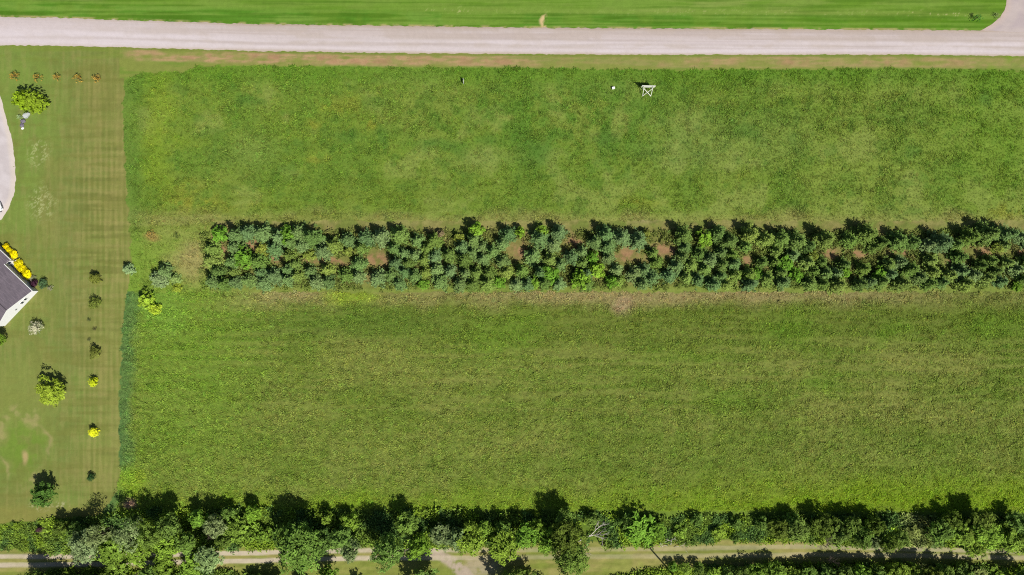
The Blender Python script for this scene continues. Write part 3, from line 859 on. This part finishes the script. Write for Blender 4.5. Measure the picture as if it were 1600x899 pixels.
# ------------------------------------------------------------------ hedgerow trees along the farm track
HC = {'mid': (102, 128, 54), 'dark': (94, 112, 42), 'lime': (116, 143, 50), 'grey': (120, 138, 86), 'fresh': (108, 144, 48), 'olive': (132, 140, 74)}
HN = {'mid': 'mid green', 'dark': 'dark green', 'lime': 'yellow-green', 'grey': 'grey-green', 'fresh': 'fresh green', 'olive': 'dull olive'}
hedge = [(96,826,12,4,'dark'),(116,832,14,4.5,'mid'),(132,852,24,7,'grey'),(152,836,18,8.8,'grey'),(172,860,20,5,'lime'),(202,836,22,9.5,'grey'),(180,882,20,4,'lime'),(214,866,18,4.5,'lime'),
 (236,834,20,9,'mid'),(262,852,20,5.5,'lime'),(264,824,18,8,'mid'),(292,846,17,6.5,'mid'),(308,812,15,5,'fresh'),(335,822,17,7,'grey'),(325,872,20,7,'grey'),(300,884,18,4,'lime'),(255,884,20,4,'lime'),
 (370,826,20,4,'lime'),(357,804,13,4,'mid'),(395,802,14,4,'fresh'),(392,834,17,3.5,'lime'),(350,842,15,5,'mid'),(414,834,13,3,'lime'),(466,856,36,9.5,'mid'),(500,848,18,6.5,'mid'),(512,812,13,3.4,'lime'),
 (548,816,15,3.6,'lime'),(532,842,19,6.5,'mid'),(548,860,15,6.5,'grey'),(606,862,24,10.5,'mid'),(636,820,18,6,'mid'),(654,854,19,7.6,'fresh'),(690,838,18,5,'grey'),(714,842,16,5.2,'grey'),(736,844,22,6,'lime'),
 (757,826,14,4.2,'lime'),(788,852,26,6.5,'lime'),(786,830,14,4.6,'mid'),(822,838,18,6,'fresh'),(838,826,14,4.2,'lime'),(856,846,17,6,'fresh'),(886,838,24,9,'dark'),(884,812,16,6,'mid'),(892,872,26,9.3,'mid'),
 (926,812,11,2.8,'mid'),(1002,828,28,3.8,'fresh'),(980,818,14,3.0,'mid'),(1028,830,13,4.0,'fresh'),(1062,830,11,2.0,'lime'),(1090,814,11,2.4,'mid'),(1124,832,11,1.8,'lime'),(1150,818,11,2.2,'mid'),(1150,842,8,1.8,'mid'),(1192,820,13,2.8,'mid'),
 (1218,830,18,4.6,'dark'),(1246,828,19,4.8,'mid'),(1236,814,13,3.4,'mid'),(1288,822,18,5.2,'dark'),(1312,834,18,5.6,'mid'),(1334,822,16,5.2,'mid'),(1346,838,15,6,'mid'),(1368,826,16,5.6,'dark'),(1362,846,12,5,'grey'),(1386,848,13,6.5,'dark'),(1404,842,13,6.5,'mid'),
 (1426,830,11,2.0,'olive'),(1444,816,10,2.2,'olive'),(1470,832,19,5,'mid'),(1490,816,15,4.6,'dark'),(1530,818,22,5.6,'dark'),(1502,836,19,5,'lime'),(1542,834,22,6,'lime'),(1572,842,22,5.5,'lime'),(1590,820,18,4.8,'mid'),(1524,858,14,4,'lime'),(1600,852,16,4,'lime')]
HSEG = [(-100, 240, 'under the lawn corner'), (240, 345, 'hiding the track'), (345, 570, 'above the clear wheel ruts'), (570, 700, 'at the track fork'), (700, 905, 'right of the track fork'),
        (905, 1210, 'near the fallen white branches'), (1210, 1418, 'around the grey dead tree'), (1418, 1700, 'toward the right edge')]
hk = defaultdict(list)
for q in hedge: hk[(q[4], seg_of(q[0], HSEG))].append(q)
for (k, si), lst in hk.items():
    lst.sort()
    for i, (x, y, r_, h_, _) in enumerate(lst):
        kind = 'bush' if h_ < 3.9 else 'small_tree' if h_ < 5.9 else 'tree' if h_ < 8.2 else ('airy_tree' if k == 'grey' else 'big_tree')
        word = 'bush' if h_ < 3.9 else 'tree'
        size = 'tall ' if h_ >= 8.2 else ''
        lab = f"{ordinal(i, len(lst))}{size}{HN[k]} {word} in the hedgerow below the field, {HSEG[si][2]}"
        plant('hedgerow_bush' if word == 'bush' else 'hedgerow_tree', kind, Vector((*W(x, y, h_ * .6)[:2], 0)), r_ * S * 1.08, h_, HC[k], lab, word, 'trees and bushes of the hedgerow above the farm track')

# hedge along the lower edge
low = [(62,916,20,7.5,'dark'),(92,920,20,5.0,'dark'),(128,918,20,5.0,'mid'),(160,916,20,6.0,'dark'),(190,912,14,4.0,'mid'),(236,898,16,4.0,'mid'),(262,906,18,4.0,'lime'),(300,908,16,4.0,'mid'),(400,914,16,4.0,'mid'),(428,916,16,4.5,'dark'),(470,912,14,3.4,'mid'),(512,899,17,5.5,'fresh'),(560,916,10,3.6,'mid'),
 (662,914,26,7.0,'mid'),(802,914,26,7.5,'dark'),(824,904,14,4.5,'mid'),(850,918,12,3.0,'mid'),(1052,886,9,2.2,'fresh'),(1072,888,10,2.4,'lime'),(1092,888,10,2.8,'mid'),(1116,894,11,2.4,'lime'),(1138,896,13,3.4,'mid'),(1160,898,15,3.9,'mid'),(1184,896,15,3.9,'lime'),(1210,894,16,4.0,'lime'),(1238,896,16,3.6,'lime'),(1264,900,16,4.0,'mid'),
 (1292,902,17,4.6,'mid'),(1318,900,17,5.0,'mid'),(1344,898,17,5.0,'fresh'),(1370,902,17,5.3,'mid'),(1398,898,17,4.6,'lime'),(1424,896,16,4.3,'lime'),(1450,900,18,5.8,'dark'),(1476,898,17,4.6,'mid'),(1504,896,16,4.3,'mid'),(1530,902,15,4.0,'olive'),(1558,896,14,1.9,'lime'),(1596,904,17,5.2,'mid')]
LSEG = [(-100, 230, 'by the lower left ruts'), (230, 600, 'under the left rut stretch'), (600, 760, 'below the track fork'), (760, 900, 'right of the gravel fork'), (900, 1125, 'under the pole shadow'), (1125, 1280, 'right of the pole shadow'), (1280, 1400, 'across from the grey dead tree'), (1400, 1700, 'in the lower right corner')]
lk = defaultdict(list)
for q in low: lk[(q[4], seg_of(q[0], LSEG))].append(q)
for (k, si), lst in lk.items():
    lst.sort()
    for i, (x, y, r_, h_, _) in enumerate(lst):
        kind = 'bush' if h_ < 3.9 else 'small_tree' if h_ < 5.9 else 'tree'
        word = 'bush' if h_ < 3.9 else 'tree'
        plant('roadside_bush' if word == 'bush' else 'roadside_tree', kind, Vector((*W(x, y, h_ * .5)[:2], 0)), r_ * S * 1.08, h_, HC[k],
              f"{ordinal(i, len(lst))}{HN[k]} {word} in the lower edge hedge, {LSEG[si][2]}", word, 'trees and bushes along the lower side of the track')

# ------------------------------------------------------------------ dead trees and fallen branches
def branching(seed, L0, r0, depth, up, spread):
    g = random.Random(seed); mb = MB()
    def grow(p, d, L_, r_, k):
        q = p + d * L_ * .5 + Vector((g.gauss(0, .06), g.gauss(0, .06), g.gauss(0, .06))) * L_
        e = p + d * L_
        mb.tube([p, q, e], [r_, r_ * .8, r_ * .55], 5)
        if k == 0: return
        for i in range(g.choice((2, 3, 3))):
            nd = (d + Vector((g.gauss(0, spread), g.gauss(0, spread), g.gauss(0, spread * .6) + up))).normalized()
            s = p.lerp(e, g.uniform(.45, 1.0))
            grow(s, nd, L_ * g.uniform(.55, .8), r_ * .55, k - 1)
    return mb, grow
def dead(name, px, py, L0, r0, depth, d0, seed, mat, label, cat, up=.1, spread=.55, z=.1):
    mb, grow = branching(seed, L0, r0, depth, up, spread)
    grow(Vector((0, 0, z)), Vector(d0).normalized(), L0, r0, depth)
    if z: mb.v = [(a, b, max(c, .03)) for a, b, c in mb.v]
    p = W(px, py)
    t = empty(name, (p.x, p.y, 0)); tag(t, label, cat)
    mb.build('branches' if False else 'branch', MAT[mat], t, True)
    return t
dead('fallen_tree', 904, 846, 3.0, .13, 4, (.8, .5, .22), 3, 'deadwood', 'bleached fallen tree with white forked branches beside the tall dark hedgerow tree', 'dead tree', 0.02, .34)
dead('fallen_branch', 1044, 853, 1.6, .05, 3, (-.75, -.1, .05), 8, 'deadwood', 'pale broken branch lying at the hedge foot left of the second one', 'fallen branch', 0, .6)
dead('fallen_branch', 1048, 851, 1.5, .06, 3, (.1, .9, .3), 9, 'deadwood', 'pale dead branch standing up into the hedge above the track', 'fallen branch', .05, .45)
dead('fallen_branch', 1053, 855, 2.0, .05, 3, (.85, .2, .05), 11, 'deadwood', 'long pale branch spread over the upper wheel rut', 'fallen branch', 0, .7)
dead('fallen_branch', 905, 866, 1.3, .05, 3, (.95, .1, .04), 13, 'deadwood', 'small pale branch on the wheel ruts below the fallen tree', 'fallen branch', 0, .5)
dead('dead_tree', 1284, 850, 2.6, .10, 5, (-.1, .1, 1), 15, 'twig', 'bare grey dead tree standing in the hedgerow over the rutted track', 'dead tree', .15, .5, 0)
dead('dead_tree', 1290, 874, 1.6, .06, 5, (0, .2, 1), 16, 'twig', 'bare grey twiggy sapling at the track edge in the lower right', 'dead tree', .1, .5, 0)
dead('dead_tree', 338, 826, 2.4, .08, 5, (0, .1, 1), 17, 'twig', 'bare grey twigs poking through the hedge at the left where it covers the track', 'dead tree', .15, .5, 0)
dead('dead_tree', 222, 893, 2.0, .07, 5, (-.2, .1, 1), 18, 'twig', 'dark leafless tree near the lower edge left of the ruts', 'dead tree', .1, .5, 0)
dead('dead_tree', 540, 828, 1.8, .06, 5, (.1, .2, 1), 19, 'deadwood', 'pale bare twigs in the hedge left of the tallest tree', 'dead tree', .1, .6, 0)

# ------------------------------------------------------------------ shrubs on the lawn
def lawn(x, y, r_, h_, cc, lab, name='garden_shrub', kind='bush', cat='shrub', group=None):
    return plant(name, kind, Vector((*W(x, y, h_ * .5)[:2], 0)), r_ * S, h_, cc, lab, cat, group, part='foliage' if cat != 'tree' else 'crown')
lib('round_shrub', lambda i: broadleaf(500 + i, 1.2, 1.6, 9, 22, 8, .10, base=.06, spread=.5) + (1.2, 1.6), 3)
lib('blossom_shrub', lambda i: broadleaf(510 + i, 1.5, 1.9, 9, 20, 9, .11, base=.08, spread=.55, mat='white_blossom') + (1.5, 1.9), 2)
lib('speck_shrub', lambda i: broadleaf(515 + i, 1.0, 1.0, 7, 14, 8, .09, base=.05, spread=.6, mat='speck_blossom') + (1.0, 1.0), 2)
lib('thin_shrub', lambda i: broadleaf(520 + i, 1.1, 1.3, 9, 7, 4, .11, base=.1, spread=.75) + (1.1, 1.3), 4)
YEL = (234, 218, 12)
lawn(146, 597, 10, 1.7, (206, 214, 40), 'upper of two round yellow shrubs in the lawn row', kind='round_shrub')
lawn(146, 676, 10, 1.6, (206, 214, 40), 'lower of two round yellow shrubs in the lawn row', kind='round_shrub')
for (y, lab) in ((436, 'topmost dull green shrub in the lawn row, beside the pale spruce'), (474, 'second dull green shrub down the lawn row'), (552, 'dull green shrub in the lawn row just above the yellow ones')):
    lawn(148, y, 12, 1.9, (112, 122, 50), lab, kind='round_shrub', group='dull green shrubs in the lawn row')
lawn(142, 746, 7, 1.5, (56, 86, 48), 'small dark sapling at the bottom of the lawn row', kind='round_shrub')
lawn(139, 500, 3.4, .5, (70, 84, 52), 'tiny dark plant in the lawn row, upper of three', 'small_plant', 'thin_shrub', 'plant')
lawn(148, 514, 3.8, .5, (78, 76, 52), 'tiny dark plant in the lawn row, middle of three', 'small_plant', 'thin_shrub', 'plant')
lawn(139, 531, 3.4, .5, (74, 84, 52), 'tiny dark plant in the lawn row, lowest of three', 'small_plant', 'thin_shrub', 'plant')
lawn(56, 512, 13, 2.0, (150, 160, 110), 'round cream blossomed shrub on the lawn below the house', kind='blossom_shrub')
lawn(80, 612, 22, 4.2, (138, 156, 50), 'spreading yellow-green tree in the middle of the lawn', 'lawn_tree', 'small_tree', 'tree')
lawn(67, 772, 20, 4.8, (84, 118, 50), 'dense dark green tree low on the lawn', 'lawn_tree', 'small_tree', 'tree')
lawn(0, 530, 10, 3.2, (104, 138, 44), 'green tree cut by the left edge below the house', 'lawn_tree', 'small_tree', 'tree')
lawn(36, 159, 19, 4.4, (124, 146, 30), 'left half of the long green bush near the driveway, taller', 'garden_bush', 'bush')
lawn(57, 161, 19, 4.0, (116, 140, 34), 'right half of the long green bush near the driveway', 'garden_bush', 'bush')
lawn(30, 183, 5, .8, (140, 160, 110), 'small pale plant beside the grey boulder', 'small_plant', 'thin_shrub', 'plant')
for x, y, r_, lab in ((23,119,8,'leftmost orange twiggy shrub in the row above the long bush'), (58,121,8,'second orange twiggy shrub from the left in the row by the road'), (89,121,6,'middle orange twiggy shrub in the row by the road'), (122,122,7,'fourth orange twiggy shrub in the row by the road'), (151,123,7,'rightmost orange twiggy shrub in the row by the road')):
    lawn(x, y, r_, 1.7, (168, 138, 62), lab, kind='thin_shrub', group='orange twiggy shrubs near the road')
for x, y, r_, lab in ((9,385,6,'topmost yellow flowering shrub along the house wing'), (14,391,6,'middle yellow flowering shrub along the house wing'), (21,398,8,'biggest yellow flowering shrub beside the white wing wall'),
                      (28,413,9,'upper yellow flowering shrub along the main house wall'), (34,420,8,'middle yellow flowering shrub along the main house wall'), (42,429,9,'lowest yellow flowering shrub along the main house wall')):
    lawn(x, y, r_, 1.2, YEL, lab, 'flowering_shrub', 'round_shrub', 'shrub', 'yellow shrubs along the house')
lawn(50, 435, 6, .6, (150, 150, 120), 'low white flowering plant at the end of the yellow shrubs', 'flowering_shrub', 'speck_shrub')
lawn(53, 443, 8, 1.2, (74, 44, 60), 'dark purple leaved shrub at the house corner', kind='round_shrub')
lawn(67, 443, 9, 1.5, (76, 104, 66), 'dark green shrub right of the purple one at the house corner', kind='round_shrub')
lawn(78, 450, 6, .5, (156, 160, 126), 'pale low plant right of the house corner', 'flowering_shrub', 'speck_shrub')
lawn(61, 828, 6, 1.2, (84, 60, 66), 'small purple leaved shrub at the bottom edge of the lawn', kind='round_shrub')
lawn(1557, 24, 6, .6, (120, 140, 80), 'low scrubby plant on the grass corner by the side road', 'small_plant', 'thin_shrub', 'plant')
lawn(1527, 28, 7, 1.6, (60, 110, 44), 'dark green sapling on the grass corner by the side road', 'small_plant', 'thin_shrub', 'plant')
lawn(236, 366, 8, .7, (150, 130, 70), 'dry brownish weed in the field left of the belt', 'small_plant', 'thin_shrub', 'plant')
lawn(276, 369, 6, .8, (96, 110, 50), 'small dark weed in the field near the belt end', 'small_plant', 'thin_shrub', 'plant')

# ------------------------------------------------------------------ garden stones
def rock(name, px, py, d, seed, mat, label):
    g = random.Random(seed)
    bm = bmesh.new(); bmesh.ops.create_icosphere(bm, subdivisions=2, radius=1)
    for v in bm.verts:
        k = 1 + g.uniform(-.16, .16); v.co = Vector((v.co.x * d[0] * k, v.co.y * d[1] * k, v.co.z * d[2] * k))
        if v.co.z < -d[2] * .3: v.co.z = -d[2] * .3
    me = bpy.data.meshes.new(name); bm.to_mesh(me); bm.free(); me.materials.append(MAT[mat])
    o = link(name, me); p = W(px, py); o.location = (p.x, p.y, d[2] * .28); o.rotation_euler = (0, 0, g.random() * 6)
    tag(o, label, 'rock'); return o
rock('garden_boulder', 42, 181, (.75, .5, .55), 1, 'stone', 'large pale grey boulder under the long green bush')
rock('garden_boulder', 37, 190, (.42, .5, .4), 2, 'slate', 'purple grey stone just below the pale boulder')
rock('garden_boulder', 35, 196, (.38, .42, .35), 3, 'slate', 'lower purple grey stone near the driveway')
rock('garden_boulder', 36, 201, (.3, .22, .22), 4, 'white', 'small white stone at the end of the garden stones')

# ------------------------------------------------------------------ house at the left edge
corner = W(60, 455)
u = Vector((-0.69, -0.724, 0)).normalized()          # along the gable wall
v = Vector((-u.y, u.x, 0)) * -1                       # along the eaves, away from the gable
if v.y < 0: v = -v
WID, LEN, EAVE, PEAK = 9.4, 15.0, 2.45, 4.15
house = empty('house', corner)
tag(house, 'house with grey shingle roof and white walls, cut by the left edge', 'house')
def hp(a, b, z): return u * a + v * b + Vector((0, 0, z))      # a along gable, b along eaves (relative to the corner)
wl = MB()
wl.face([hp(0, 0, 0), hp(WID, 0, 0), hp(WID, 0, EAVE), hp(WID / 2, 0, PEAK), hp(0, 0, EAVE)])
wl.face([hp(0, LEN, 0), hp(0, LEN, EAVE), hp(WID / 2, LEN, PEAK), hp(WID, LEN, EAVE), hp(WID, LEN, 0)])
wl.face([hp(0, 0, 0), hp(0, 0, EAVE), hp(0, LEN, EAVE), hp(0, LEN, 0)])
wl.face([hp(WID, 0, 0), hp(WID, LEN, 0), hp(WID, LEN, EAVE), hp(WID, 0, EAVE)])
wall_o = wl.build('wall', MAT['siding'], house)
def shingle_mat():
    m, nt, b = new_mat("grey_purple_shingle"); N = nt.nodes; L = nt.links
    tc = N.new("ShaderNodeTexCoord")
    br_ = N.new("ShaderNodeTexBrick"); br_.inputs["Scale"].default_value = 1.0
    br_.inputs["Brick Width"].default_value = .9; br_.inputs["Row Height"].default_value = .16; br_.inputs["Mortar Size"].default_value = .008
    br_.inputs["Color1"].default_value = linc((120, 110, 118)); br_.inputs["Color2"].default_value = linc((104, 96, 104)); br_.inputs["Mortar"].default_value = linc((84, 78, 84))
    L.new(tc.outputs["UV"], br_.inputs["Vector"])
    nz_ = N.new("ShaderNodeTexNoise"); nz_.inputs["Scale"].default_value = 1.2; nz_.inputs["Detail"].default_value = 6
    L.new(tc.outputs["Object"], nz_.inputs["Vector"])
    mr = N.new("ShaderNodeMapRange"); mr.inputs[3].default_value = .8; mr.inputs[4].default_value = 1.15
    L.new(nz_.outputs["Fac"], mr.inputs[0])
    sc = N.new("ShaderNodeVectorMath"); sc.operation = 'SCALE'; L.new(br_.outputs["Color"], sc.inputs[0]); L.new(mr.outputs[0], sc.inputs["Scale"])
    L.new(sc.outputs[0], b.inputs["Base Color"]); b.inputs["Roughness"].default_value = .9; b.inputs["Specular IOR Level"].default_value = .2
    bp = N.new("ShaderNodeBump"); bp.inputs["Strength"].default_value = .4; bp.inputs["Distance"].default_value = .02
    L.new(br_.outputs["Fac"], bp.inputs["Height"]); bp.invert = True; L.new(bp.outputs[0], b.inputs["Normal"])
    return m
MAT['shingle'] = shingle_mat()
OV = .32
slope = (PEAK - EAVE) / (WID / 2)
def roof_slab(side, b0, b1, name='roof', a_eave=-OV, parent=house):
    """one slope of the roof: side 0 faces the lawn, side 1 faces away"""
    m = MB(); th = .14
    ae, ar = a_eave, WID / 2
    ze = EAVE + slope * ae + .06; zr = PEAK + .06
    def q(a, b, z): return hp(a if side == 0 else WID - a, b, z)
    top = [q(ae, b0, ze), q(ar, b0, zr), q(ar, b1, zr), q(ae, b1, ze)]
    bot = [p - Vector((0, 0, th)) for p in top]
    if side == 1: top = top[::-1]; bot = bot[::-1]
    n = len(m.v)
    m.v += [tuple(p) for p in top + bot]
    m.f += [(3, 2, 1, 0), (4, 5, 6, 7), (0, 1, 5, 4), (1, 2, 6, 5), (2, 3, 7, 6), (3, 0, 4, 7)]
    me = m.mesh(name, MAT['shingle'])
    uv = me.uv_layers.new(name="uv")
    for lo in me.loops:
        co = me.vertices[lo.vertex_index].co
        uv.data[lo.index].uv = (co.dot(v), co.dot(u))
    return link(name, me, parent)
roof_o = roof_slab(0, -OV, LEN)
roof_slab(1, -OV, LEN)
cap = MB(); cap.tube([hp(WID / 2, -OV, PEAK + .07), hp(WID / 2, LEN, PEAK + .07)], [.09, .09], 6)
cap.build('ridge_cap', MAT['shingle'], roof_o)
def board(p, q, w, h, mat, name, parent):
    d = (q - p); L_ = d.length; d.normalize()
    m = MB(); side = d.cross(Vector((0, 0, 1))).normalized(); upv = side.cross(d).normalized()
    for s, e in ((p, q),):
        a = [s + side * w / 2 + upv * h / 2, s - side * w / 2 + upv * h / 2, s - side * w / 2 - upv * h / 2, s + side * w / 2 - upv * h / 2]
        b = [x + d * L_ for x in a]
        m.v += [tuple(x) for x in a + b]; m.f += [(0, 1, 2, 3), (7, 6, 5, 4), (0, 4, 5, 1), (1, 5, 6, 2), (2, 6, 7, 3), (3, 7, 4, 0)]
    return m.build(name, mat, parent)
ez = EAVE - slope * OV
board(hp(-OV - .06, -OV - .05, ez), hp(-OV - .06, 7.15, ez), .11, .14, MAT['white'], 'gutter', house)
board(hp(-OV, -OV - .03, ez - .02), hp(WID / 2, -OV - .03, PEAK - .02), .05, .2, MAT['white'], 'rake_board', house)
board(hp(WID / 2, -OV - .03, PEAK - .02), hp(WID + OV, -OV - .03, ez - .02), .05, .2, MAT['white'], 'rake_board', house)
def window(a, z, w, h, name='window'):
    f = MB(); fr = .07
    for (ca, cz, cw, ch) in ((a, z + h / 2, w + 2 * fr, fr), (a, z - h / 2, w + 2 * fr, fr), (a - w / 2, z, fr, h), (a + w / 2, z, fr, h)):
        p = hp(ca, -.03, cz)
        f.box(p, (cw, .06, ch), math.atan2(u.y, u.x))
    fo = f.build(name, MAT['white'], house)
    g = MB(); g.box(hp(a, -.012, z), (w, .02, h), math.atan2(u.y, u.x)); g.build('pane', MAT['glass'], fo)
window(2.15, 1.45, .6, .9); window(3.05, 1.45, .6, .9)
vb = MB(); vb.box(hp(WID / 2 + .2, -.04, 1.35), (.35, .08, .3), math.atan2(u.y, u.x)); vb.build('vent_hood', MAT['metal'], house)
# projecting wing: short white wall with a small window, own roof edge
wg = MB(); B0 = 7.2; PR = 1.25
wg.face([hp(-PR, B0, 0), hp(-.003, B0, 0), hp(-.003, B0, EAVE - .05), hp(-PR, B0, EAVE - .3)])
wg.face([hp(-PR, B0, 0), hp(-PR, B0, EAVE - .3), hp(-PR, LEN, EAVE - .3), hp(-PR, LEN, 0)])
wg.build('wing_wall', MAT['siding'], house)
def slab(p, th, mat, name, parent):
    m = MB(); m.v += [tuple(x) for x in p] + [tuple(x - Vector((0, 0, th))) for x in p]
    m.f += [(0, 1, 2, 3), (7, 6, 5, 4), (0, 4, 5, 1), (1, 5, 6, 2), (2, 6, 7, 3), (3, 7, 4, 0)]
    o = m.build(name, mat, parent); uv = o.data.uv_layers.new(name="uv")
    for lo in o.data.loops:
        co = o.data.vertices[lo.vertex_index].co; uv.data[lo.index].uv = (co.dot(v), co.dot(u))
    return o
zw = EAVE + slope * (-PR - OV) + .09
slab([hp(-PR - OV, B0 - .15, zw), hp(-PR - OV, LEN, zw), hp(1.5, LEN, EAVE + slope * 1.5 + .09), hp(1.5, B0 - .15, EAVE + slope * 1.5 + .09)], .12, MAT['shingle'], 'wing_roof', house)
board(hp(-PR - OV - .06, B0 - .2, zw - .06), hp(-PR - OV - .06, LEN, zw - .06), .11, .14, MAT['white'], 'gutter', house)
pw = MB(); pw.box(hp(-.7, B0 - .02, 1.3), (.5, .03, .8), math.atan2(u.y, u.x)); pw.build('wing_window', MAT['glass'], house)
st = MB(); st.box(hp(-.95, B0 - .55, .12), (1.5, 1.0, .24), math.atan2(u.y, u.x)); st.box(hp(-.95, B0 - .3, .33), (1.3, .5, .18), math.atan2(u.y, u.x))
st.build('porch_step', MAT['white'], house)

# ------------------------------------------------------------------ white car on the driveway, mostly beyond the left edge
def car(px, py, rz):
    p = W(px, py); root = empty('parked_car', (p.x, p.y, .04), rz)
    tag(root, 'white car parked on the driveway, only its front corner inside the photo', 'car')
    paint = noisy("white_car_paint", (236, 238, 240), .22, .02, 1.0)
    rub = noisy("tyre_rubber", (34, 34, 36), .85, .1, 10)
    prof = [(-2.2, .55, .86), (-2.1, .95, .9), (-1.2, 1.0, .93), (-.55, 1.02, .93), (.9, 1.0, .93), (1.7, .92, .9), (2.15, .74, .82), (2.28, .5, .72)]
    bm = bmesh.new(); rings = []
    for x, zt, hw in prof:
        zb = .26; ring = []
        for (y, z) in ((-hw + .06, zb), (-hw, .45), (-hw, zt - .18), (-hw + .12, zt), (0, zt + .05), (hw - .12, zt), (hw, zt - .18), (hw, .45), (hw - .06, zb)):
            ring.append(bm.verts.new((x, y, z)))
        rings.append(ring)
    for a, b in zip(rings, rings[1:]):
        for i in range(9):
            bm.faces.new((a[i], b[i], b[(i + 1) % 9], a[(i + 1) % 9]))
    bm.faces.new(rings[0]); bm.faces.new(rings[-1][::-1])
    bmesh.ops.recalc_face_normals(bm, faces=bm.faces)
    me = bpy.data.meshes.new("body"); bm.to_mesh(me); bm.free(); me.materials.append(paint)
    me.polygons.foreach_set("use_smooth", [True] * len(me.polygons))
    b = link('body', me, root); md = b.modifiers.new("sub", 'SUBSURF'); md.levels = 1; md.render_levels = 2
    cab = MB()
    lo = [(-1.9, -.8, 1.0), (.95, -.8, 1.0), (.95, .8, 1.0), (-1.9, .8, 1.0)]; hi = [(-1.35, -.62, 1.45), (.15, -.62, 1.47), (.15, .62, 1.47), (-1.35, .62, 1.45)]
    cab.v += lo + hi; cab.f += [(0, 1, 5, 4), (1, 2, 6, 5), (2, 3, 7, 6), (3, 0, 4, 7)]
    cab.build('windscreen_glass', MAT['glass'], root)
    rf = MB(); rf.box((-.6, 0, 1.475), (1.55, 1.28, .05)); rf.build('roof', paint, root, bevel=.02)
    for sx, sy in ((1.4, -.8), (1.4, .8), (-1.35, -.8), (-1.35, .8)):
        w = MB(); w.tube([(sx, sy - .1, .33), (sx, sy + .1, .33)], [.33, .33], 18); wo = w.build('wheel', rub, root)
        h = MB(); s_ = 1 if sy > 0 else -1; h.tube([(sx, sy + s_ * .1, .33), (sx, sy + s_ * .12, .33)], [.2, .18], 12); h.build('rim', MAT['metal'], wo)
    lamp = noisy("headlight_lens", (170, 180, 190), .1, .1, 6)
    for sy in (-.62, .62):
        l_ = MB(); l_.box((2.13, sy, .68), (.22, .3, .14), 0); l_.build('headlight', lamp, root, bevel=.03)
        k_ = MB(); k_.box((.75, sy * 1.55, 1.0), (.16, .2, .14)); k_.build('wing_mirror', paint, root, bevel=.03)
    gr = MB(); gr.box((2.26, 0, .5), (.06, .9, .16)); gr.build('grille', rub, root)
    return root
car(-11, 329, R(22))

# ------------------------------------------------------------------ big sign frame, small sign, box and utility pole
p = W(1010.5, 139.3)
sg = empty('sign_board', (p.x, p.y, 0), R(-1))
tag(sg, 'large white board sign on a white timber frame with crossed rear braces', 'sign')
wood = noisy("white_painted_timber", (228, 228, 216), .6, .06, 5, .2)
b = MB(); b.box((0, .03, 1.5), (2.6, .03, 1.25)); b.build('panel', wood, sg)
for x in (-.92, .92):
    m = MB(); m.box((x, -.05, 1.05), (.1, .1, 2.1)); m.build('post', wood, sg)
    m = MB(); m.tube([(x * .95, -.1, 1.7), (x * .86, -1.45, .02)], [.055, .055], 4); m.build('rear_leg', wood, sg)
m = MB(); m.box((0, -.05, 2.14), (2.6, .14, .07)); m.build('top_rail', wood, sg)
for s_ in (-1, 1):
    m = MB(); m.tube([(s_ * .92, -.22 - .05 * (s_ > 0), 1.35), (-s_ * .80, -1.42, .08 + .06 * (s_ > 0))], [.06, .06], 4); m.build('cross_brace', wood, sg)

p = W(724.5, 129)
s2 = empty('small_sign', (p.x, p.y, 0), R(4))
tag(s2, 'small narrow sign standing edge-on in the grass near the road', 'sign')
m = MB(); m.box((0, 0, .8), (.05, .9, .75)); m.build('panel', MAT['white'], s2)
grn = noisy("green_paint", (60, 88, 74), .6, .1, 4)
for y in (-.38, .38):
    m = MB(); m.box((.06, y, .6), (.06, .06, 1.2)); m.build('post', grn, s2)
p = W(958, 138.5)
bx = empty('utility_box', (p.x, p.y, 0), R(12))
tag(bx, 'small white box in the grass left of the big sign frame', 'box')
m = MB(); m.box((0, 0, .22), (.5, .36, .44)); bo = m.build('body', MAT['white'], bx, bevel=.03)
m = MB(); m.box((0, 0, .46), (.56, .42, .05)); m.build('lid', MAT['white'], bx, bevel=.02)

p = W(1058, 905)
up_ = empty('utility_pole', (p.x, p.y, 0))
tag(up_, 'tall wooden utility pole beyond the lower edge, its thin shadow crossing the track', 'utility pole')
m = MB(); m.tube([(0, 0, -.2), (0, 0, 5), (0, 0, 11.2)], [.19, .165, .13], 12); m.build('shaft', MAT['pole'], up_, True)
m = MB(); m.tube([(.16, 0, 9.6), (.36, 0, 9.62), (.36, 0, 9.2)], [.03, .03, .03], 6); m.build('bracket', MAT['metal'], up_)
print("SCENE objects", len(bpy.data.objects))
